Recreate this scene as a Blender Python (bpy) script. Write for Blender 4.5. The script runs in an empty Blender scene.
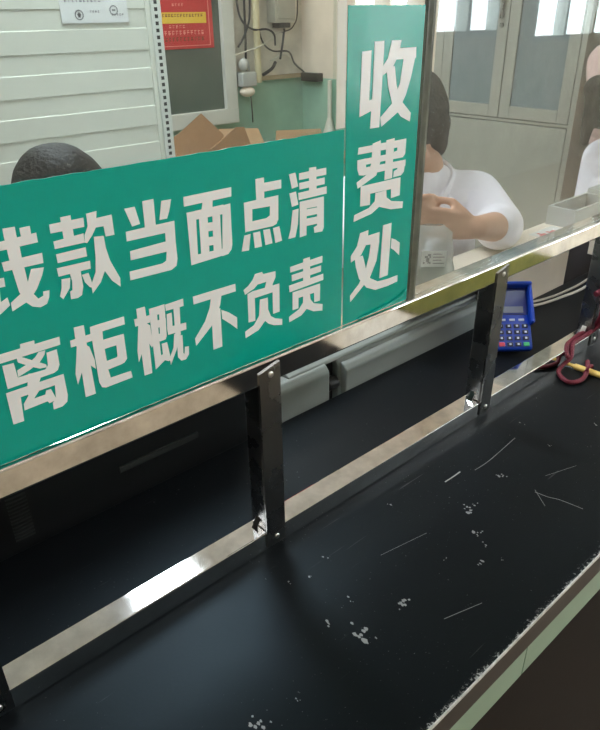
import bpy, bmesh, math, random
from mathutils import Vector, Matrix, noise
from mathutils.geometry import tessellate_polygon
random.seed(7)
SC = bpy.context.scene
COL = SC.collection
V = Vector

# ------------------------------------------------------------------ helpers
def root(name, loc, label, cat, group=None):
    o = bpy.data.objects.new(name, None); COL.objects.link(o)
    o.empty_display_size = .05
    o.location = loc; o['label'] = label; o['category'] = cat
    if group: o['group'] = group
    return o

def base_of(o):
    p = V((0, 0, 0))
    while o is not None:
        p = p + V(o.location); o = o.parent
    return p

def link(name, bm, mats, parent=None, smooth=False, label=None):
    """bm is in world coordinates; links it as one mesh object (child of parent)."""
    bmesh.ops.recalc_face_normals(bm, faces=bm.faces[:])
    if parent is not None:
        bmesh.ops.translate(bm, verts=bm.verts[:], vec=-base_of(parent))
    me = bpy.data.meshes.new(name)
    if smooth:
        for f in bm.faces: f.smooth = True
    bm.to_mesh(me); bm.free()
    for m in (mats if isinstance(mats, (list, tuple)) else [mats]): me.materials.append(m)
    o = bpy.data.objects.new(name, me); COL.objects.link(o)
    if parent is not None: o.parent = parent
    if label: o['label'] = label
    if smooth:
        try: me.set_sharp_from_angle(angle=math.radians(40))
        except Exception: pass
    return o

def tag(o, label, cat, group=None):
    o['label'] = label; o['category'] = cat
    if group: o['group'] = group
    return o

def structure(o):
    o['kind'] = 'structure'; return o

def merge(bm, b2, mat=0):
    me = bpy.data.meshes.new('tmp'); b2.to_mesh(me); b2.free()
    n = len(bm.faces); bm.from_mesh(me); bpy.data.meshes.remove(me)
    if mat:
        bm.faces.ensure_lookup_table()
        for f in bm.faces[n:]: f.material_index = mat
    return bm

def box(bm, x0, x1, y0, y1, z0, z1, bev=0, seg=2, mat=0, M=None):
    b = bmesh.new()
    bmesh.ops.create_cube(b, size=1)
    for v in b.verts:
        v.co = V(((x0+x1)/2 + v.co.x*(x1-x0), (y0+y1)/2 + v.co.y*(y1-y0), (z0+z1)/2 + v.co.z*(z1-z0)))
    if bev:
        bmesh.ops.bevel(b, geom=b.edges[:], offset=bev, segments=seg, affect='EDGES', profile=.5)
    if M is not None: bmesh.ops.transform(b, matrix=M, verts=b.verts[:])
    return merge(bm, b, mat)

def cyl(bm, p0, p1, r0, r1=None, n=16, mat=0, bev=0):
    r1 = r0 if r1 is None else r1
    p0, p1 = V(p0), V(p1); d = p1-p0
    b = bmesh.new()
    bmesh.ops.create_cone(b, cap_ends=True, segments=n, radius1=r0, radius2=r1, depth=d.length)
    if bev:
        es = [e for e in b.edges if len(e.link_faces) == 2 and any(len(f.verts) > 4 for f in e.link_faces)]
        bmesh.ops.bevel(b, geom=es, offset=bev, segments=2, affect='EDGES', profile=.5)
    M = Matrix.Translation((p0+p1)/2) @ V((0, 0, 1)).rotation_difference(d).to_matrix().to_4x4()
    bmesh.ops.transform(b, matrix=M, verts=b.verts[:])
    return merge(bm, b, mat)

def spline(pts, n=8):
    pts = [V(p) for p in pts]
    if len(pts) < 3: return pts
    out = []
    P = [pts[0]*2-pts[1]] + pts + [pts[-1]*2-pts[-2]]
    for i in range(1, len(P)-2):
        a, b, c, d = P[i-1], P[i], P[i+1], P[i+2]
        for k in range(n):
            t = k/n
            out.append(.5*((2*b)+(c-a)*t+(2*a-5*b+4*c-d)*t*t+(3*b-a-3*c+d)*t**3))
    out.append(pts[-1]); return out

def tube(bm, pts, r, n=8, smooth_n=8, mat=0, flat=1.0):
    pts = spline(pts, smooth_n) if smooth_n else [V(p) for p in pts]
    rings = []; up = V((0, 0, 1))
    prev = None
    for i, p in enumerate(pts):
        d = (pts[min(i+1, len(pts)-1)] - pts[max(i-1, 0)]).normalized()
        if prev is None:
            a = d.cross(up if abs(d.z) < .95 else V((1, 0, 0))).normalized()
        else:
            a = (prev - d*prev.dot(d)).normalized()
        prev = a; b_ = d.cross(a)
        rr = r[i*(len(r)-1)//max(1, len(pts)-1)] if isinstance(r, (list, tuple)) else r
        rings.append([bm.verts.new(p + (a*math.cos(t)*flat + b_*math.sin(t))*rr) for t in [2*math.pi*k/n for k in range(n)]])
    for i in range(len(rings)-1):
        for k in range(n):
            f = bm.faces.new((rings[i][k], rings[i][(k+1) % n], rings[i+1][(k+1) % n], rings[i+1][k])); f.material_index = mat
    bm.faces.new(rings[0][::-1]).material_index = mat; bm.faces.new(rings[-1]).material_index = mat
    return bm

def prism(bm, poly, origin, u, v, depth, mat=0):
    """extrude a 2-D polygon (u,v coordinates) along u x v by depth, centred on the plane"""
    o, u, v = V(origin), V(u), V(v); n = u.cross(v).normalized()
    b = bmesh.new()
    lo = [b.verts.new(o+u*p[0]+v*p[1]-n*depth/2) for p in poly]
    hi = [b.verts.new(o+u*p[0]+v*p[1]+n*depth/2) for p in poly]
    k = len(poly)
    if k <= 4: b.faces.new(lo[::-1]); b.faces.new(hi)
    else:
        for a_, b_, c_ in tessellate_polygon([[V((p[0], p[1], 0)) for p in poly]]):
            b.faces.new((hi[a_], hi[b_], hi[c_])); b.faces.new((lo[c_], lo[b_], lo[a_]))
    for i in range(k): b.faces.new((lo[i], lo[(i+1) % k], hi[(i+1) % k], hi[i]))
    return merge(bm, b, mat)

def capsule(bm, p0, p1, r0, r1=None, n=16, m=5):
    r1 = r0 if r1 is None else r1
    p0, p1 = V(p0), V(p1); d = p1-p0; L = d.length
    d = d/L if L > 1e-6 else V((0, 0, 1))
    a = d.cross(V((0, 0, 1)) if abs(d.z) < .9 else V((1, 0, 0))).normalized(); c = d.cross(a)
    rings = []
    for i in range(1, m+1):
        t = -math.pi/2 + math.pi/2*i/m
        rings.append((p0 + d*math.sin(t)*r0, math.cos(t)*r0))
    for i in range(0, m):
        t = math.pi/2*i/m
        rings.append((p1 + d*math.sin(t)*r1, math.cos(t)*r1))
    vs = [[bm.verts.new(q+(a*math.cos(2*math.pi*k/n)+c*math.sin(2*math.pi*k/n))*r) for k in range(n)] for q, r in rings]
    for i in range(len(vs)-1):
        for k in range(n): bm.faces.new((vs[i][k], vs[i][(k+1) % n], vs[i+1][(k+1) % n], vs[i+1][k]))
    s = bm.verts.new(p0-d*r0); e = bm.verts.new(p1+d*r1)
    for k in range(n):
        bm.faces.new((s, vs[0][(k+1) % n], vs[0][k])); bm.faces.new((e, vs[-1][k], vs[-1][(k+1) % n]))
    return bm

def ellipsoid(bm, c, r, axes=None, seg=20, rings=14, mat=0):
    b = bmesh.new(); bmesh.ops.create_uvsphere(b, u_segments=seg, v_segments=rings, radius=1)
    A = axes or (V((1, 0, 0)), V((0, 1, 0)), V((0, 0, 1)))
    c = V(c)
    for v in b.verts: v.co = c + A[0]*v.co.x*r[0] + A[1]*v.co.y*r[1] + A[2]*v.co.z*r[2]
    return merge(bm, b, mat)

def fuse(o, voxel, it=4):
    m = o.modifiers.new('remesh', 'REMESH'); m.mode = 'VOXEL'; m.voxel_size = voxel; m.use_smooth_shade = True
    s = o.modifiers.new('smooth', 'SMOOTH'); s.factor = .5; s.iterations = it
    return o

# ------------------------------------------------------------------ materials
def lin(c):
    return tuple((x/12.92 if x <= .04045 else ((x+.055)/1.055)**2.4) for x in c)
def rgb(r, g, b): return lin((r/255, g/255, b/255)) + (1,)

def mat(name, col, rough=.5, metal=0, spec=.5, var=0, vscale=8, bump=0, bscale=60, coat=0, rvar=0, emit=None, estr=0, var2=None, sheen=0):
    m = bpy.data.materials.new(name); m.use_nodes = True
    nt = m.node_tree; N = nt.nodes; b = N['Principled BSDF']
    b.inputs['Base Color'].default_value = col; b.inputs['Roughness'].default_value = rough
    b.inputs['Metallic'].default_value = metal; b.inputs['Specular IOR Level'].default_value = spec
    b.inputs['Coat Weight'].default_value = coat; b.inputs['Coat Roughness'].default_value = .08
    if emit:
        b.inputs['Emission Color'].default_value = emit; b.inputs['Emission Strength'].default_value = estr
    tc = N.new('ShaderNodeTexCoord')
    if var or var2:
        n = N.new('ShaderNodeTexNoise'); n.inputs['Scale'].default_value = vscale; n.inputs['Detail'].default_value = 6; n.inputs['Roughness'].default_value = .6
        nt.links.new(tc.outputs['Object'], n.inputs['Vector'])
        r = N.new('ShaderNodeValToRGB'); e = r.color_ramp.elements
        e[0].position = .32; e[1].position = .7
        lo = var2 or tuple(c*(1-var) for c in col[:3])+(1,)
        e[0].color = lo; e[1].color = tuple(min(1, c*(1+var*.5)) for c in col[:3])+(1,)
        nt.links.new(n.outputs['Fac'], r.inputs['Fac']); nt.links.new(r.outputs['Color'], b.inputs['Base Color'])
    if rvar:
        n2 = N.new('ShaderNodeTexNoise'); n2.inputs['Scale'].default_value = 25; n2.inputs['Detail'].default_value = 5
        nt.links.new(tc.outputs['Object'], n2.inputs['Vector'])
        mr = N.new('ShaderNodeMapRange'); mr.inputs['From Min'].default_value = .3; mr.inputs['From Max'].default_value = .7
        mr.inputs['To Min'].default_value = max(.02, rough-rvar); mr.inputs['To Max'].default_value = rough+rvar
        nt.links.new(n2.outputs['Fac'], mr.inputs['Value']); nt.links.new(mr.outputs['Result'], b.inputs['Roughness'])
    if bump:
        n3 = N.new('ShaderNodeTexNoise'); n3.inputs['Scale'].default_value = bscale; n3.inputs['Detail'].default_value = 4
        nt.links.new(tc.outputs['Object'], n3.inputs['Vector'])
        bp = N.new('ShaderNodeBump'); bp.inputs['Strength'].default_value = bump; bp.inputs['Distance'].default_value = .01
        nt.links.new(n3.outputs['Fac'], bp.inputs['Height']); nt.links.new(bp.outputs['Normal'], b.inputs['Normal'])
    return m

def glass_mat(name, tint, refl_rough=0.0, strength=1.0, haze=0):
    m = bpy.data.materials.new(name); m.use_nodes = True
    nt = m.node_tree; N = nt.nodes
    N.remove(N['Principled BSDF']); out = N['Material Output']
    t = N.new('ShaderNodeBsdfTransparent'); t.inputs['Color'].default_value = tint
    g = N.new('ShaderNodeBsdfGlossy'); g.inputs['Roughness'].default_value = refl_rough; g.inputs['Color'].default_value = (strength,)*3+(1,)
    lw = N.new('ShaderNodeLayerWeight'); lw.inputs['Blend'].default_value = .5     # Schlick reflectance of thin glass
    pw = N.new('ShaderNodeMath'); pw.operation = 'POWER'; pw.inputs[1].default_value = 5
    ma = N.new('ShaderNodeMath'); ma.operation = 'MULTIPLY_ADD'; ma.inputs[1].default_value = .96; ma.inputs[2].default_value = .04
    nt.links.new(lw.outputs['Facing'], pw.inputs[0]); nt.links.new(pw.outputs[0], ma.inputs[0])
    mx = N.new('ShaderNodeMixShader')
    nt.links.new(ma.outputs[0], mx.inputs[0])
    src = t
    if haze:
        df = N.new('ShaderNodeBsdfDiffuse'); df.inputs['Color'].default_value = (.7, .7, .68, 1)
        tcn = N.new('ShaderNodeTexCoord'); nz = N.new('ShaderNodeTexNoise'); nz.inputs['Scale'].default_value = 6; nz.inputs['Detail'].default_value = 5
        nt.links.new(tcn.outputs['Object'], nz.inputs['Vector'])
        mr = N.new('ShaderNodeMapRange'); mr.inputs['From Min'].default_value = .35; mr.inputs['From Max'].default_value = .75
        mr.inputs['To Min'].default_value = haze*.6; mr.inputs['To Max'].default_value = haze*1.4
        nt.links.new(nz.outputs['Fac'], mr.inputs['Value'])
        m2 = N.new('ShaderNodeMixShader'); nt.links.new(mr.outputs[0], m2.inputs[0])
        nt.links.new(t.outputs[0], m2.inputs[1]); nt.links.new(df.outputs[0], m2.inputs[2]); src = m2
    nt.links.new(src.outputs[0], mx.inputs[1]); nt.links.new(g.outputs[0], mx.inputs[2])
    nt.links.new(mx.outputs[0], out.inputs['Surface'])
    return m

M = {}
M['steel'] = mat('stainless_steel', (.81, .80, .785, 1), .055, 1, rvar=.03, var=.22, vscale=34)
M['dark_steel'] = mat('dark_polished_steel', (.24, .24, .235, 1), .28, 1, rvar=.06)
M['screw'] = mat('screw_zinc', (.75, .74, .72, 1), .3, 1)
M['vinyl'] = mat('teal_vinyl', rgb(0, 166, 147), .17, spec=.35, bump=.12, bscale=9, var=.06, vscale=5)
M['letter'] = mat('white_lettering_vinyl', rgb(242, 243, 242), .3)
M['sealant'] = mat('aged_sealant', rgb(92, 95, 82), .45, var=.35, vscale=40)
M['frost'] = mat('yellowed_tape_strip', rgb(222, 220, 208), .35, var=.06)
M['glass_edge'] = mat('glass_edge_green', rgb(120, 150, 140), .2)
M['glass'] = glass_mat('window_glass', (.93, .96, .95, 1))
M['glass_veiled'] = glass_mat('veiled_glass', (.91, .935, .925, 1), haze=.03)  # diffuse haze stands in for the grey reflection of the bright waiting room
M['wall_white'] = mat('whitewashed_wall', rgb(214, 208, 194), .85, var=.3, vscale=6, bump=.15, bscale=30)
M['ceiling'] = mat('ceiling_paint', rgb(234, 232, 228), .9)
M['floor'] = mat('beige_floor_tile', rgb(190, 172, 150), .35, var=.08, vscale=2)
M['cream'] = mat('cream_painted_board', rgb(232, 218, 200), .45, var=.07, vscale=9)
M['rack'] = mat('rack_sheet_steel', rgb(206, 208, 196), .45, var=.04, vscale=3)
M['rack_up'] = mat('rack_upright_steel', rgb(205, 208, 200), .4)
M['black'] = mat('black_void', (.006, .006, .006, 1), .6)
M['paper'] = mat('white_paper', rgb(214, 216, 214), .7)
M['ink'] = mat('grey_print', rgb(120, 122, 124), .7)
M['red'] = mat('red_poster', rgb(196, 42, 48), .35, var=.1, vscale=20)
M['yellow'] = mat('poster_yellow', rgb(226, 186, 60), .4)
M['poster_ink'] = mat('poster_pink_print', rgb(232, 150, 140), .5)
M['dark_ink'] = mat('poster_dark_print', rgb(120, 60, 30), .5)
M['frame_white'] = mat('window_frame_white', rgb(206, 206, 198), .4, var=.08, vscale=10)
M['grey_pane'] = mat('grey_window_pane', rgb(82, 92, 84), .12, var=.12, vscale=2)
M['cardboard'] = mat('brown_cardboard', rgb(156, 118, 84), .8, var=.15, vscale=12)
M['cardboard_l'] = mat('pale_cardboard', rgb(190, 156, 120), .8, var=.1, vscale=12)
M['pvc_y'] = mat('yellowed_pvc', rgb(206, 196, 160), .4, var=.15, vscale=8)
M['pvc'] = mat('white_pvc', rgb(215, 213, 202), .4)
M['meter'] = mat('meter_box_grey', rgb(165, 163, 150), .5, var=.1, vscale=15)
M['cable'] = mat('black_cable', (.02, .02, .022, 1), .5)
M['cable_w'] = mat('grey_white_cable', rgb(190, 185, 172), .5)
M['tan'] = mat('tan_timber_edge', rgb(168, 150, 118), .6, var=.2, vscale=25)
M['cab'] = mat('cabinet_grey_green_steel', rgb(158, 157, 147), .38, var=.05, vscale=3)
M['cab_glass'] = mat('cabinet_door_glass', rgb(118, 130, 134), .12, var=.1, vscale=2)
M['seam'] = mat('dark_seam', (.03, .03, .028, 1), .6)
M['printer'] = mat('printer_grey_plastic', rgb(152, 158, 153), .45, bump=.03, bscale=300)
M['printer_d'] = mat('printer_shade_plastic', rgb(112, 118, 115), .5)
M['case'] = mat('black_plastic_case', (.012, .013, .014, 1), .38, bump=.05, bscale=400)
M['case_bar'] = mat('charcoal_bar', rgb(52, 54, 54), .5)
M['blue'] = mat('blue_plastic', rgb(18, 66, 178), .35)
M['blue_d'] = mat('deep_blue_plastic', rgb(10, 36, 112), .3)
M['screen'] = mat('grey_lcd', rgb(116, 122, 138), .25)
M['key'] = mat('dark_key', rgb(30, 40, 70), .4)
M['key_g'] = mat('green_key', rgb(60, 190, 120), .4)
M['key_r'] = mat('red_key', rgb(210, 70, 90), .4)
M['key_w'] = mat('key_print', rgb(190, 200, 220), .5)
M['rope'] = mat('maroon_cord', rgb(104, 14, 38), .6, bump=.4, bscale=400)
M['pen'] = mat('yellow_pen_plastic', rgb(232, 200, 110), .35)
M['skin'] = mat('skin', rgb(196, 148, 122), .5, var=.06, vscale=20)
M['coat'] = mat('white_coat_cloth', rgb(243, 238, 248), .85, bump=.2, bscale=60)
M['hair'] = mat('black_hair', (.010, .009, .0085, 1), .6, spec=.3, bump=.5, bscale=120)
M['knit_red'] = mat('red_knit', rgb(170, 28, 38), .8)
M['trousers'] = mat('dark_trousers', (.02, .022, .03, 1), .8)
M['pink'] = mat('pale_pink_cloth', rgb(228, 196, 190), .85, var=.1, vscale=30)
M['green_wall'] = mat('green_dado_paint', rgb(152, 190, 170), .5, var=.2, vscale=4)
M['eye'] = mat('eye_dark', (.01, .008, .007, 1), .2)
M['lip'] = mat('lip', rgb(170, 95, 90), .5)
M['box_grey'] = mat('grey_carton', rgb(176, 178, 174), .7, var=.05, vscale=10)
M['bag'] = glass_mat('clear_bag_film', (.80, .82, .81, 1), .25, .9, haze=.42)
M['tile_green'] = mat('pale_green_panel', rgb(126, 158, 134), .3, var=.06, vscale=4)
M['edge_white'] = mat('worn_white_edge', rgb(215, 215, 212), .5, var=.35, vscale=120)
M['fascia'] = mat('dark_brown_fascia', rgb(40, 34, 32), .4, spec=.2)
M['base_black'] = mat('black_base_panel', (.010, .008, .0075, 1), .55, spec=.06)
M['lamp'] = mat('lamp_diffuser', (.9, .95, 1, 1), .5, emit=(.84, .93, 1, 1), estr=26)
M['lamp_fill'] = mat('fill_lamp_diffuser', (.9, .95, 1, 1), .5, emit=(.9, .95, 1, 1), estr=8)
M['lamp_w'] = mat('added_strip_diffuser', (.9, .95, 1, 1), .5, emit=(1, 1, 1, 1), estr=9)
M['lamp_dim'] = mat('dimmed_strip_diffuser', (.9, .92, .95, 1), .5, emit=(1, 1, 1, 1), estr=6)  # left strips kept dimmer so the sign darkens towards the left
M['lamp_back_fill'] = mat('wall_fill_glow', (.95, .95, .95, 1), .5, emit=(1, .97, .93, 1), estr=21)
M['lamp_case'] = mat('lamp_housing', rgb(220, 220, 220), .5)
M['added_mat_dark'] = mat('added_mat_dark', (.006, .006, .0065, 1), .8, spec=.15)
M['added_mat_olive'] = mat('added_mat_olive', rgb(96, 94, 34), .8, spec=.15)
M['chip'] = mat('pale_chipped_spot', rgb(150, 154, 153), .7)

def slab_mat():
    m = bpy.data.materials.new('black_worn_laminate'); m.use_nodes = True
    nt = m.node_tree; N = nt.nodes; L = nt.links; b = N['Principled BSDF']
    b.inputs['Specular IOR Level'].default_value = .14; b.inputs['Specular Tint'].default_value = (.55, .84, 1, 1)  # blue tint puts the lamp's cool glow into the slab's sheen
    tc = N.new('ShaderNodeTexCoord')
    sep = N.new('ShaderNodeSeparateXYZ'); L.new(tc.outputs['Object'], sep.inputs[0])
    def noise_(scale, vec=None, detail=4, rough=.6):
        n = N.new('ShaderNodeTexNoise'); n.inputs['Scale'].default_value = scale; n.inputs['Detail'].default_value = detail; n.inputs['Roughness'].default_value = rough
        L.new(vec or tc.outputs['Object'], n.inputs['Vector']); return n.outputs['Fac']
    def rng(src, a, c, lo=0, hi=1):
        n = N.new('ShaderNodeMapRange'); n.inputs['From Min'].default_value = a; n.inputs['From Max'].default_value = c
        n.inputs['To Min'].default_value = lo; n.inputs['To Max'].default_value = hi; L.new(src, n.inputs['Value']); return n.outputs[0]
    def op(o, a, c):
        n = N.new('ShaderNodeMath'); n.operation = o; n.use_clamp = False
        for i, x in enumerate((a, c)):
            if isinstance(x, (int, float)): n.inputs[i].default_value = x
            else: L.new(x, n.inputs[i])
        return n.outputs[0]
    # fine scratches in three directions
    scr = None
    for ang, sx, sy, th in ((.5, 6, 260, .71), (-.35, 7, 300, .715), (1.3, 8, 240, .72)):
        mp = N.new('ShaderNodeMapping'); mp.inputs['Rotation'].default_value = (0, 0, ang); mp.inputs['Scale'].default_value = (sx, sy, 1)
        L.new(tc.outputs['Object'], mp.inputs['Vector'])
        s = rng(noise_(1, mp.outputs[0], 2, .5), th, th+.05)
        scr = s if scr is None else op('MAXIMUM', scr, s)
    scr = op('MULTIPLY', scr, rng(noise_(7), .5, .68))
    # small pale specks, denser where the top is worn
    sp = rng(noise_(260, None, 2), .695, .76)
    sp = op('MULTIPLY', sp, rng(noise_(9), .43, .66))
    # worn front edge: local y runs from 0 at the front edge into the counter
    edge = rng(sep.outputs[1], 0.0, .012, 1, 0)
    we = op('MULTIPLY', rng(op('ADD', noise_(190, None, 5, .8), op('MULTIPLY', edge, .22)), .70, .78), rng(edge, 0, .2))
    wear = op('MAXIMUM', op('MAXIMUM', op('MULTIPLY', scr, .16), op('MULTIPLY', sp, .5)), op('MULTIPLY', we, .8))
    mx = N.new('ShaderNodeMix'); mx.data_type = 'RGBA'
    mx.inputs[6].default_value = (.0055, .0062, .0072, 1); mx.inputs[7].default_value = (.55, .57, .57, 1)
    L.new(wear, mx.inputs[0]); L.new(mx.outputs[2], b.inputs['Base Color'])
    L.new(rng(noise_(5, None, 6), .3, .7, .38, .43), b.inputs['Roughness'])
    bp = N.new('ShaderNodeBump'); bp.inputs['Strength'].default_value = .04; bp.inputs['Distance'].default_value = .004
    L.new(noise_(350), bp.inputs['Height']); L.new(bp.outputs[0], b.inputs['Normal'])
    return m
M['slab'] = slab_mat()

X_, Y_, Z_ = V((1, 0, 0)), V((0, 1, 0)), V((0, 0, 1))

# ------------------------------------------------------------------ camera
cam = bpy.data.cameras.new('camera'); co = bpy.data.objects.new('camera', cam); COL.objects.link(co)
right = V((0.74455915, -0.66740359, -0.01428717)); down = V((-0.32352868, -0.34204434, -0.88223289)); fwd = V((0.58391855, 0.66149687, -0.47059644))
Mx = Matrix((right, -down, -fwd)).transposed().to_4x4(); Mx.translation = V((0, 0, 1.5))
co.matrix_world = Mx
cam.sensor_fit = 'VERTICAL'; cam.sensor_height = 24; cam.sensor_width = 24*600/730
cam.lens = 658.7678/730*24; cam.clip_start = .02
SC.camera = co

# ------------------------------------------------------------------ room
CEIL = 2.8
bm = bmesh.new(); box(bm, -2.6, 9.1, -2.75, 3.6, -.1, 0); structure(link('floor', bm, M['floor']))
bm = bmesh.new(); box(bm, -2.6, 9.1, -2.75, 3.6, CEIL, CEIL+.1); structure(link('ceiling', bm, M['ceiling']))
DADO = 1.135
bm = bmesh.new(); box(bm, -2.6, 3.3, 3.5, 3.6, 0, DADO, mat=1); box(bm, -2.6, 3.3, 3.5, 3.6, DADO, CEIL)
structure(link('wall_back', bm, [M['wall_white'], M['green_wall']]))
bm = bmesh.new()
box(bm, 3.15, 3.3, 2.09, 3.5, 0, DADO, mat=1); box(bm, 3.15, 3.3, 2.09, 3.5, DADO, CEIL)
box(bm, 2.871, 3.9, 1.365, 2.09, 0, 1.0, mat=1); box(bm, 2.871, 3.9, 1.365, 2.09, 1.0, CEIL)
box(bm, 3.8, 3.9, .62, 1.365, 0, 1.0, mat=1); box(bm, 3.8, 3.9, .62, 1.365, 1.0, CEIL)
structure(link('wall_right', bm, [M['cream'], M['green_wall']]))
bm = bmesh.new(); box(bm, 3.8, 9.1, .50, .62, 0, CEIL); structure(link('wall_inner', bm, M['wall_white']))
bm = bmesh.new(); box(bm, -2.6, -2.5, -2.75, 3.5, 0, CEIL); structure(link('wall_left', bm, M['wall_white']))
bm = bmesh.new(); box(bm, 9.0, 9.1, -2.65, .5, 0, CEIL); structure(link('wall_far', bm, M['wall_white']))
# street wall: two mirrored windows and a near one added to brighten the signs
ops = [(3.80, 4.60, .85, 2.45), (4.75, 5.70, 1.30, 2.45), (6.25, 8.60, 1.225, 2.45)]
bm = bmesh.new(); xs = -2.6
for a, b_, z0, z1 in ops:
    box(bm, xs, a, -2.75, -2.6, 0, CEIL); box(bm, a, b_, -2.75, -2.6, 0, z0); box(bm, a, b_, -2.75, -2.6, z1, CEIL); xs = b_
box(bm, xs, 9.1, -2.75, -2.6, 0, CEIL)
structure(link('wall_front', bm, M['wall_white']))
for i, (a, b_, z0, z1) in enumerate(ops):
    bm = bmesh.new(); t = .05
    box(bm, a, b_, -2.72, -2.60, z0, z0+t); box(bm, a, b_, -2.72, -2.60, z1-t, z1)
    n = 2 if b_-a < 1.5 else 4
    for k in range(n+1):
        x = a+(b_-a-t)*k/n; box(bm, x, x+t, -2.72, -2.60, z0, z1)
    f = structure(link('window_%d' % (i+2), bm, M['frame_white']))
    bm = bmesh.new(); box(bm, a+.02, b_-.02, -2.665, -2.66, z0+.02, z1-.02)
    link('pane', bm, M['glass'], f)

# ceiling lamps
def lamp(x, y, sx, sy, m, label, group=None, shade=False):
    t = root('ceiling_light', (x, y, CEIL), label, 'ceiling light', group)
    w = .025
    bm = bmesh.new(); box(bm, x-(sx/2-.03 if sx < sy else sx/2), x+(sx/2-.03 if sx < sy else sx/2), y-w, y+w, CEIL-.16, CEIL-.0005, bev=.004); link('hanger', bm, M['lamp_case'], t)
    if shade:
        bm = bmesh.new(); box(bm, x-sx/2-.012, x+sx/2+.012, y-sy/2-.012, y+sy/2+.012, CEIL-.175, CEIL-.1605, bev=.003)
        for q in (-1, 1): box(bm, x+q*(sx/2+.006)-.006, x+q*(sx/2+.006)+.006, y-sy/2-.012, y+sy/2+.012, CEIL-.225, CEIL-.175)
        for q in (-1, 1): box(bm, x-sx/2, x+sx/2, y+q*(sy/2+.006)-.006, y+q*(sy/2+.006)+.006, CEIL-.225, CEIL-.175)
        link('reflector', bm, M['lamp_case'], t)
    bm = bmesh.new(); box(bm, x-sx/2+.001, x+sx/2-.001, y-sy/2+.001, y+sy/2-.001, CEIL-.215, CEIL-.176 if shade else CEIL-.1605); link('diffuser', bm, m, t)
lamp(.98, 2.25, .27, 1.80, M['lamp'], 'cool white ceiling light mirrored as the bright patch on the lower steel rail', None, True)
lamp(-.9, 1.6, .28, 1.2, M['lamp_fill'], 'cool white ceiling light over the left end of the clerks\' side')  # added out of view to brighten the clerks' side
for k in range(6):
    lamp(-1.3+1.36*k, -.95, 1.24, .16, M['lamp_dim'] if k < 3 else M['lamp_w'], ['first', 'second', 'third', 'fourth', 'fifth', 'last'][k]+' strip light from the left in the row added over the waiting side', 'added strip lights over the waiting side')  # added row: lights the waiting side and whitens the rail's edge

t = root('wall_fill_light', (2.4, 3.45, 2.3), 'white tube light added high on the back wall for fill light', 'fill light')  # added lamp: brightens the ceiling and right wall mirrored in the lower rail
bm = bmesh.new(); box(bm, 1.85, 2.95, 3.46, 3.4995, 2.27, 2.33, bev=.005); link('backplate', bm, M['lamp_case'], t)
bm = bmesh.new(); tube(bm, [(1.88, 3.425, 2.30), (2.92, 3.425, 2.30)], .03, 14, 0); link('tube', bm, M['lamp_back_fill'], t, smooth=True)
for x in (1.87, 2.93):
    bm = bmesh.new(); cyl(bm, (x-.012, 3.425, 2.30), (x+.012, 3.425, 2.30), .033, n=14); box(bm, x-.01, x+.01, 3.43, 3.47, 2.28, 2.32); link('end_cap', bm, M['lamp_case'], t)

# ------------------------------------------------------------------ back window and poster
bm = bmesh.new()
wx0, wx1, wz0, wz1 = 1.35, 2.575, .915, 2.2
box(bm, wx0, wx1, 3.44, 3.5, wz0, 1.0, bev=.004); box(bm, wx0, wx1, 3.44, 3.5, wz1-.08, wz1, bev=.004)
box(bm, wx1-.085, wx1, 3.442, 3.5, .995, wz1-.075, bev=.004); box(bm, wx0, wx0+.085, 3.442, 3.5, .995, wz1-.075, bev=.004)
w1 = structure(link('window_1', bm, M['frame_white']))
bm = bmesh.new(); box(bm, wx0+.05, wx1-.05, 3.47, 3.478, .96, wz1-.04); link('pane', bm, M['grey_pane'], w1)
t = root('poster', (2.2, 3.466, 1.33), 'red notice poster with a yellow band taped inside the grey window', 'poster')
px0, px1 = 1.93, 2.44
bm = bmesh.new(); box(bm, px0, px1, 3.464, 3.468, 1.335, 1.90, bev=.0015); link('sheet', bm, M['red'], t)
bm = bmesh.new(); box(bm, px0+.02, px1-.045, 3.4615, 3.464, 1.462, 1.516); link('band', bm, M['yellow'], t)
bm = bmesh.new()
for x0, x1, z0, z1 in ((px0+.015, px1-.025, 1.349, 1.352), (px1-.028, px1-.025, 1.35, 1.9)): box(bm, x0, x1, 3.462, 3.464, z0, z1)
def marks(bm, x0, x1, z, h, y, step, rnd):
    x = x0
    while x < x1-step*.5:
        w = step*.62
        r_ = rnd.random
        box(bm, x, x+w, y-.0008, y, z+h*.45*r_(), z+h*.45*r_()+h*.18)
        box(bm, x+w*.3*r_(), x+w*.3*r_()+w*.25, y-.0008, y, z, z+h)
        box(bm, x, x+w, y-.0008, y, z+h*.8, z+h)
        x += step
rn = random.Random(3)
marks(bm, px0+.02, px1-.05, 1.405, .022, 3.464, .024, rn); marks(bm, px0+.22, px1-.17, 1.438, .016, 3.464, .022, rn)
marks(bm, px0+.25, px1-.19, 1.545, .013, 3.464, .02, rn); marks(bm, px0+.02, px1-.27, 1.575, .015, 3.464, .02, rn); marks(bm, px0+.02, px1-.3, 1.60, .015, 3.464, .02, rn)
link('print', bm, M['poster_ink'], t)
bm = bmesh.new(); marks(bm, px0+.03, px1-.06, 1.493, .014, 3.4615, .019, rn); marks(bm, px0+.03, px1-.33, 1.470, .014, 3.4615, .019, rn)
marks(bm, px0+.02, px1-.05, 1.374, .02, 3.464, .024, rn)
link('dark_print', bm, M['dark_ink'], t)

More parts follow.
